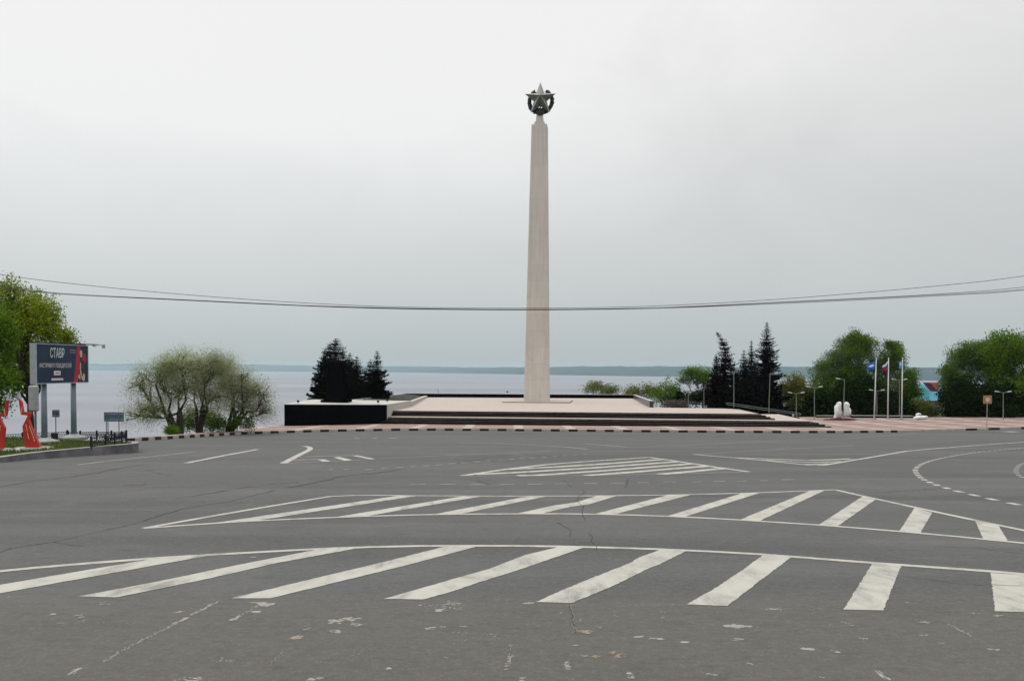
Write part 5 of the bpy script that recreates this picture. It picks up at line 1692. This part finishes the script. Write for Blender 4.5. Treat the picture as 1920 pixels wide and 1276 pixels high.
# grey cabinet on a post beneath the billboard
cY = 40.0
cb_ = at(67, 816, cY); cz0 = tz_at(cb_.x, cY)
cab = thing('light_box', 'grey rounded box on a post behind the billboard', 'light box', (cb_.x, cY, cz0))
z1_, z2_ = at(62, 771, cY).z - cz0, at(62, 722, cY).z - cz0
cxo = at(63, 745, cY).x - cb_.x
bevel(MB().box((cxo, 0, (z1_ + z2_) / 2), (15 * cY / F, .35, z2_ - z1_)).build('box', M['galv'], cab), .1, 3)
MB().tube([(0, 0, -.2), (0, 0, z1_ + .05)], .055, 8).build('post', M['post_blue'], cab)
MB().tube([(cxo + .25, 0, z2_ - .2), (cxo + .42, 0, z2_ - .25), (cxo + .42, 0, z1_ + .12), (cxo + .25, 0, z1_ + .1)], .012, 6).build('bracket', M['galv'], cab)

# red star sculpture: two mirrored halves round a star shaped gap
sY = 32.6
sS = sY / F
st0 = at(29, 838, sY); stz = at(29, 841, sY).z
star_m = thing('star_sculpture', 'red split star sculpture whose two halves frame a star shaped gap', 'sculpture', (st0.x, sY, stz), math.radians(0))
def half(sgn, dy, drop):
    ol = [(252, 200), (266, 205), (287, 230), (310, 365), (430, 378), (385, 470), (415, 560), (470, 690), (540, 832), (340, 842), (322, 700), (303, 560), (375, 415), (283, 406), (256, 225)]
    Zs = zc(0, 720, 7.11)
    pts = []
    for x, y in ol:
        X, Yq = Zs(x, y)
        p = at(X, Yq, sY)
        pts.append(((p.x - st0.x) * sgn, p.z - stz))
    q = MB(); n = len(pts); t_ = .12
    b = 0
    ring_f = [(x, -t_ / 2, z) for x, z in pts]; ring_b = [(x, t_ / 2, z) for x, z in pts]
    q.add(ring_f + ring_b, [tuple(range(n)), tuple(range(2 * n - 1, n - 1, -1))] + [(i, (i + 1) % n, n + (i + 1) % n, n + i) for i in range(n)])
    o = q.build('half_star', M['red'], star_m)
    o.location = (.02 if sgn > 0 else .14, dy, drop)
    # pale ray lines
    s_ = MB()
    for (x0, y0, x1, y1) in ((352, 530, 372, 625), (400, 555, 470, 760), (300, 300, 288, 395), (372, 640, 392, 730)):
        a = Zs(x0, y0); b_ = Zs(x1, y1)
        pa, pb2 = at(*a, sY), at(*b_, sY)
        A_ = Vector(((pa.x - st0.x) * sgn, -t_ / 2 - .008, pa.z - stz)); B_ = Vector(((pb2.x - st0.x) * sgn, -t_ / 2 - .008, pb2.z - stz))
        s_.tube([A_, B_], .012, 6)
        s_.build('ray_stripe', M['gold'], o); s_ = MB()
    tip = MB()
    X, Yq = Zs(249, 95); p = at(X, Yq, sY)
    tip.tube([((at(*Zs(262, 195), sY).x - st0.x) * sgn, 0, at(*Zs(262, 195), sY).z - stz), ((at(*Zs(250, 98), sY).x - st0.x) * sgn, 0, at(*Zs(250, 98), sY).z - stz)], [.07, .02], 6)
    tip.build('grey_tip', M['galv'], o)
    ft = MB(); ft.lathe([(1.0, -.25), (1.0, 0), (.94, .05)], ((at(*Zs(450, 845), sY).x - st0.x) * sgn, 0, 0), 24)
    fo = ft.build('base_slab', M['concrete'], o); fo.scale = (.80, .55, 1)
    fo.location = ((at(*Zs(450, 845), sY).x - st0.x) * sgn * .2, 0, .02)
half(1, 0.0, 0.0)
half(-1, -.35, -.04)
fl = at(33.5, 847, 31.0)
f_ = thing('floodlight', 'small white floodlight lying before the red star', 'floodlight', (fl.x, 31.0, fl.z), 0, 'small floodlights on the walls')
bevel(MB().box((0, 0, .08), (.15, .12, .12), .5).build('lamp_housing', M['polewhite'], f_), .03)
MB().box((0, 0, .0), (.12, .12, .05)).build('foot', M['polewhite'], f_)

# fences
def fence(name, label, pts, h_, m, post_step, group=None, post_m=None):
    """ornate railing: rails, scroll rings and bars in one panel mesh per bay; each post its own part"""
    pts = [Vector(p) for p in pts]
    r = thing(name, label, 'fence', pts[0], 0, group)
    q = resample(pts, post_step)
    if (q[-1] - pts[-1]).length > post_step * .4: q.append(pts[-1].copy())
    pan = MB()
    for a, b in zip(q[:-1], q[1:]):
        d = b - a; ln = d.length; dn_ = d.normalized(); up = Vector((0, 0, 1))
        for z in (.12, .86): pan.tube([a + up * h_ * z, b + up * h_ * z], .02, 5)
        nb = max(2, int(ln / .17))
        for i in range(nb):
            c = a + d * ((i + .5) / nb)
            pan.tube([c + up * h_ * .12, c + up * h_ * .30], .014, 4); pan.tube([c + up * h_ * .70, c + up * h_ * .86], .014, 4)
            ringp = [c + up * h_ * .5 + dn_ * (.065 * math.cos(t)) + up * (h_ * .20 * math.sin(t)) for t in np.linspace(0, 2 * math.pi, 9)]
            pan.tube(ringp, .016, 4, caps=False)
    o = pan.build('railing_panel', m, None); o.parent = r; o.matrix_parent_inverse = Matrix.Translation(-pts[0])
    for p in q:
        pm = MB(); pm.box(p + Vector((0, 0, h_ * .5 - .05)), (.065, .065, h_ + .08)); pm.box(p + Vector((0, 0, h_ + .02)), (.085, .085, .05), 0, 0, .5)
        o = pm.build('post', post_m or m, None); o.parent = r; o.matrix_parent_inverse = Matrix.Translation(-pts[0])
    return r
def rim(px, py):    # a point on the rim nearest to the picture position
    best = None
    for p in inner:
        for s_ in (0,):
            q_ = Vector((p.x, p.y, topz(p)))
            a, b = ray(px, py)
            e = abs(a * p.y - p.x) + abs(CZ + b * p.y - q_.z)
            if best is None or e < best[0]: best = (e, q_)
    return best[1]
fa = at(171, 839.5, 31.6); fb2 = at(205, 833, 33.0); fc2 = at(237, 825.5, 35.6)
fence('railing_fence', 'black ornate railing along the right tip of the grass island', [fa, fb2, fc2], .44, M['iron'], 1.1, 'ornate railings round the grass island')
fd = at(236, 822.5, 36.4); fe = at(190, 821.5, 38.2); ff = at(128, 821.5, 40.0)
fence('railing_fence', 'dark ornate railing on the far side of the island below the wide sign', [fd, fe, ff], .36, M['iron'], 1.6, 'ornate railings round the grass island')
fg = at(126, 822, 40.2); fh_ = at(72, 824.5, 41.0); fi_ = at(8, 827, 41.6)
fence('railing_fence', 'pale grey ornate railing behind the billboard posts and red star', [fg, fh_, fi_], .42, M['paleiron'], 1.6, 'ornate railings round the grass island', M['iron'])
q = MB()
for a, b in ((fg, fh_), (fh_, fi_)):
    d = (b - a).normalized(); nn = Vector((-d.y, d.x, 0)) * .12
    q.add([a - nn + Vector((0, 0, -.5)), b - nn + Vector((0, 0, -.5)), b + nn + Vector((0, 0, -.5)), a + nn + Vector((0, 0, -.5)), a - nn + Vector((0, 0, .02)), b - nn + Vector((0, 0, .02)), b + nn + Vector((0, 0, .02)), a + nn + Vector((0, 0, .02))],
          [(4, 5, 6, 7), (0, 1, 5, 4), (1, 2, 6, 5), (2, 3, 7, 6), (3, 0, 4, 7)])
tag(q.build('low_wall', M['concrete']), 'thin concrete footing wall under the pale grey railing', 'wall')

# bin
bn = at(102.5, 827, 38.0)
bin_ = thing('litter_bin', 'black litter bin on the grass between the billboard posts', 'litter bin', bn)
w2 = 11.5 * 38 / F; h2 = 17 * 38 / F
q = MB(); q.lathe([(w2 * .42, 0), (w2 * .5, h2 * .1), (w2 * .5, h2 * .92)], (0, 0, -.03), 14); q.build('body', M['bin'], bin_)
MB().lathe([(w2 * .54, h2 * .9), (w2 * .54, h2 * .97), (w2 * .4, h2)], (0, 0, -.03), 14).build('lid_rim', M['iron'], bin_)

# road signs seen from behind
def backsign(x0, x1, y0, y1, Y, posts, pyb, label):
    c = at((x0 + x1) / 2, pyb, Y)
    r = thing('road_sign', label, 'road sign', c)
    s = Y / F
    zt1, zb1 = at((x0 + x1) / 2, y0, Y).z - c.z, at((x0 + x1) / 2, y1, Y).z - c.z
    bd = MB().box((0, 0, (zt1 + zb1) / 2), ((x1 - x0) * s, .03, zt1 - zb1)).build('sign_board', M['signback'], r)
    q = MB()
    for t in (.2, .8): q.box((0, -.03, zb1 + (zt1 - zb1) * t), ((x1 - x0) * s * .96, .03, .05))
    q.build('stiffener', M['galv'], bd)
    for px_ in posts:
        X = (px_ - (x0 + x1) / 2) * s
        MB().tube([(X, -.05, -.6), (X, -.05, zt1 - .05)], .028, 8).build('post', M['post_blue'], r)
backsign(98.5, 112, 768, 781.5, 46.5, (105.8,), 811, 'small square grey sign seen from behind between the billboard posts')
backsign(195.5, 232.5, 772.3, 789.6, 47.0, (200.5, 203.5, 224), 815, 'wide grey sign seen from behind, right of the billboard')

# ------------------------------------------------------------------ overhead cables
cabY = 30.0
def cable(pts, label, r_=.0105):
    P3 = []
    p0 = [at(x, y, cabY) for x, y in pts]
    a, b = p0[0], p0[1]; e0 = a + (a - b).normalized() * 16 + Vector((0, 0, .9))
    c, d = p0[-1], p0[-2]; e1 = c + (c - d).normalized() * 16 + Vector((0, 0, .9))
    full = smooth_poly([e0] + p0 + [e1], 2)
    q = MB().tube(full, r_, 6)
    tag(q.build('overhead_cable', M['cable'], smooth=True), label, 'cable', 'overhead cables across the road')
cable([(0, 515.5), (100, 528), (200, 538.7), (325, 550.5), (480, 562.5), (630, 571), (730, 574.8), (830, 577), (960, 577.6), (1110, 576.8), (1210, 574.2), (1310, 570), (1440, 562.5), (1590, 551), (1740, 537.8), (1920, 519.5)], 'topmost overhead cable, highest at both sides of the picture')
cable([(0, 535), (82, 547.6), (175, 553.7), (300, 559.5), (480, 568.3), (630, 575.2), (780, 579), (960, 580.6), (1110, 579.8), (1260, 576.3), (1440, 567), (1640, 557.8), (1765, 550.8), (1920, 540)], 'second overhead cable, just below the topmost one at the right')
cable([(0, 541), (82, 549.4), (175, 555), (300, 560.6), (480, 569.4), (630, 576), (780, 579.8), (960, 581.2), (1110, 580.4), (1260, 577.5), (1440, 570), (1640, 561), (1765, 554), (1920, 546)], 'lowest overhead cable across the obelisk', .0095)
cable([(0, 538), (82, 548.6), (300, 560.2), (630, 575.6), (960, 580.8), (1260, 577), (1440, 568.4), (1640, 559), (1765, 552.4), (1920, 544.2)], 'third overhead cable, close above the lowest one', .010)

# ------------------------------------------------------------------ haze over the river
hzm = bpy.data.materials.new('haze'); hzm.use_nodes = True
t = hzm.node_tree; t.nodes.clear()
o_ = t.nodes.new('ShaderNodeOutputMaterial'); pv = t.nodes.new('ShaderNodeVolumePrincipled')
pv.inputs['Color'].default_value = (.70, .90, 1.0, 1); pv.inputs['Density'].default_value = 6e-5; pv.inputs['Anisotropy'].default_value = .2
t.links.new(pv.outputs[0], o_.inputs['Volume'])
hzb = MB(); hzb.box((0, 12300, -6), (60000, 25400, 112))
ho = hzb.build('haze', hzm)
tag(ho, 'pale blue haze over the wide river', 'haze', None, 'stuff')
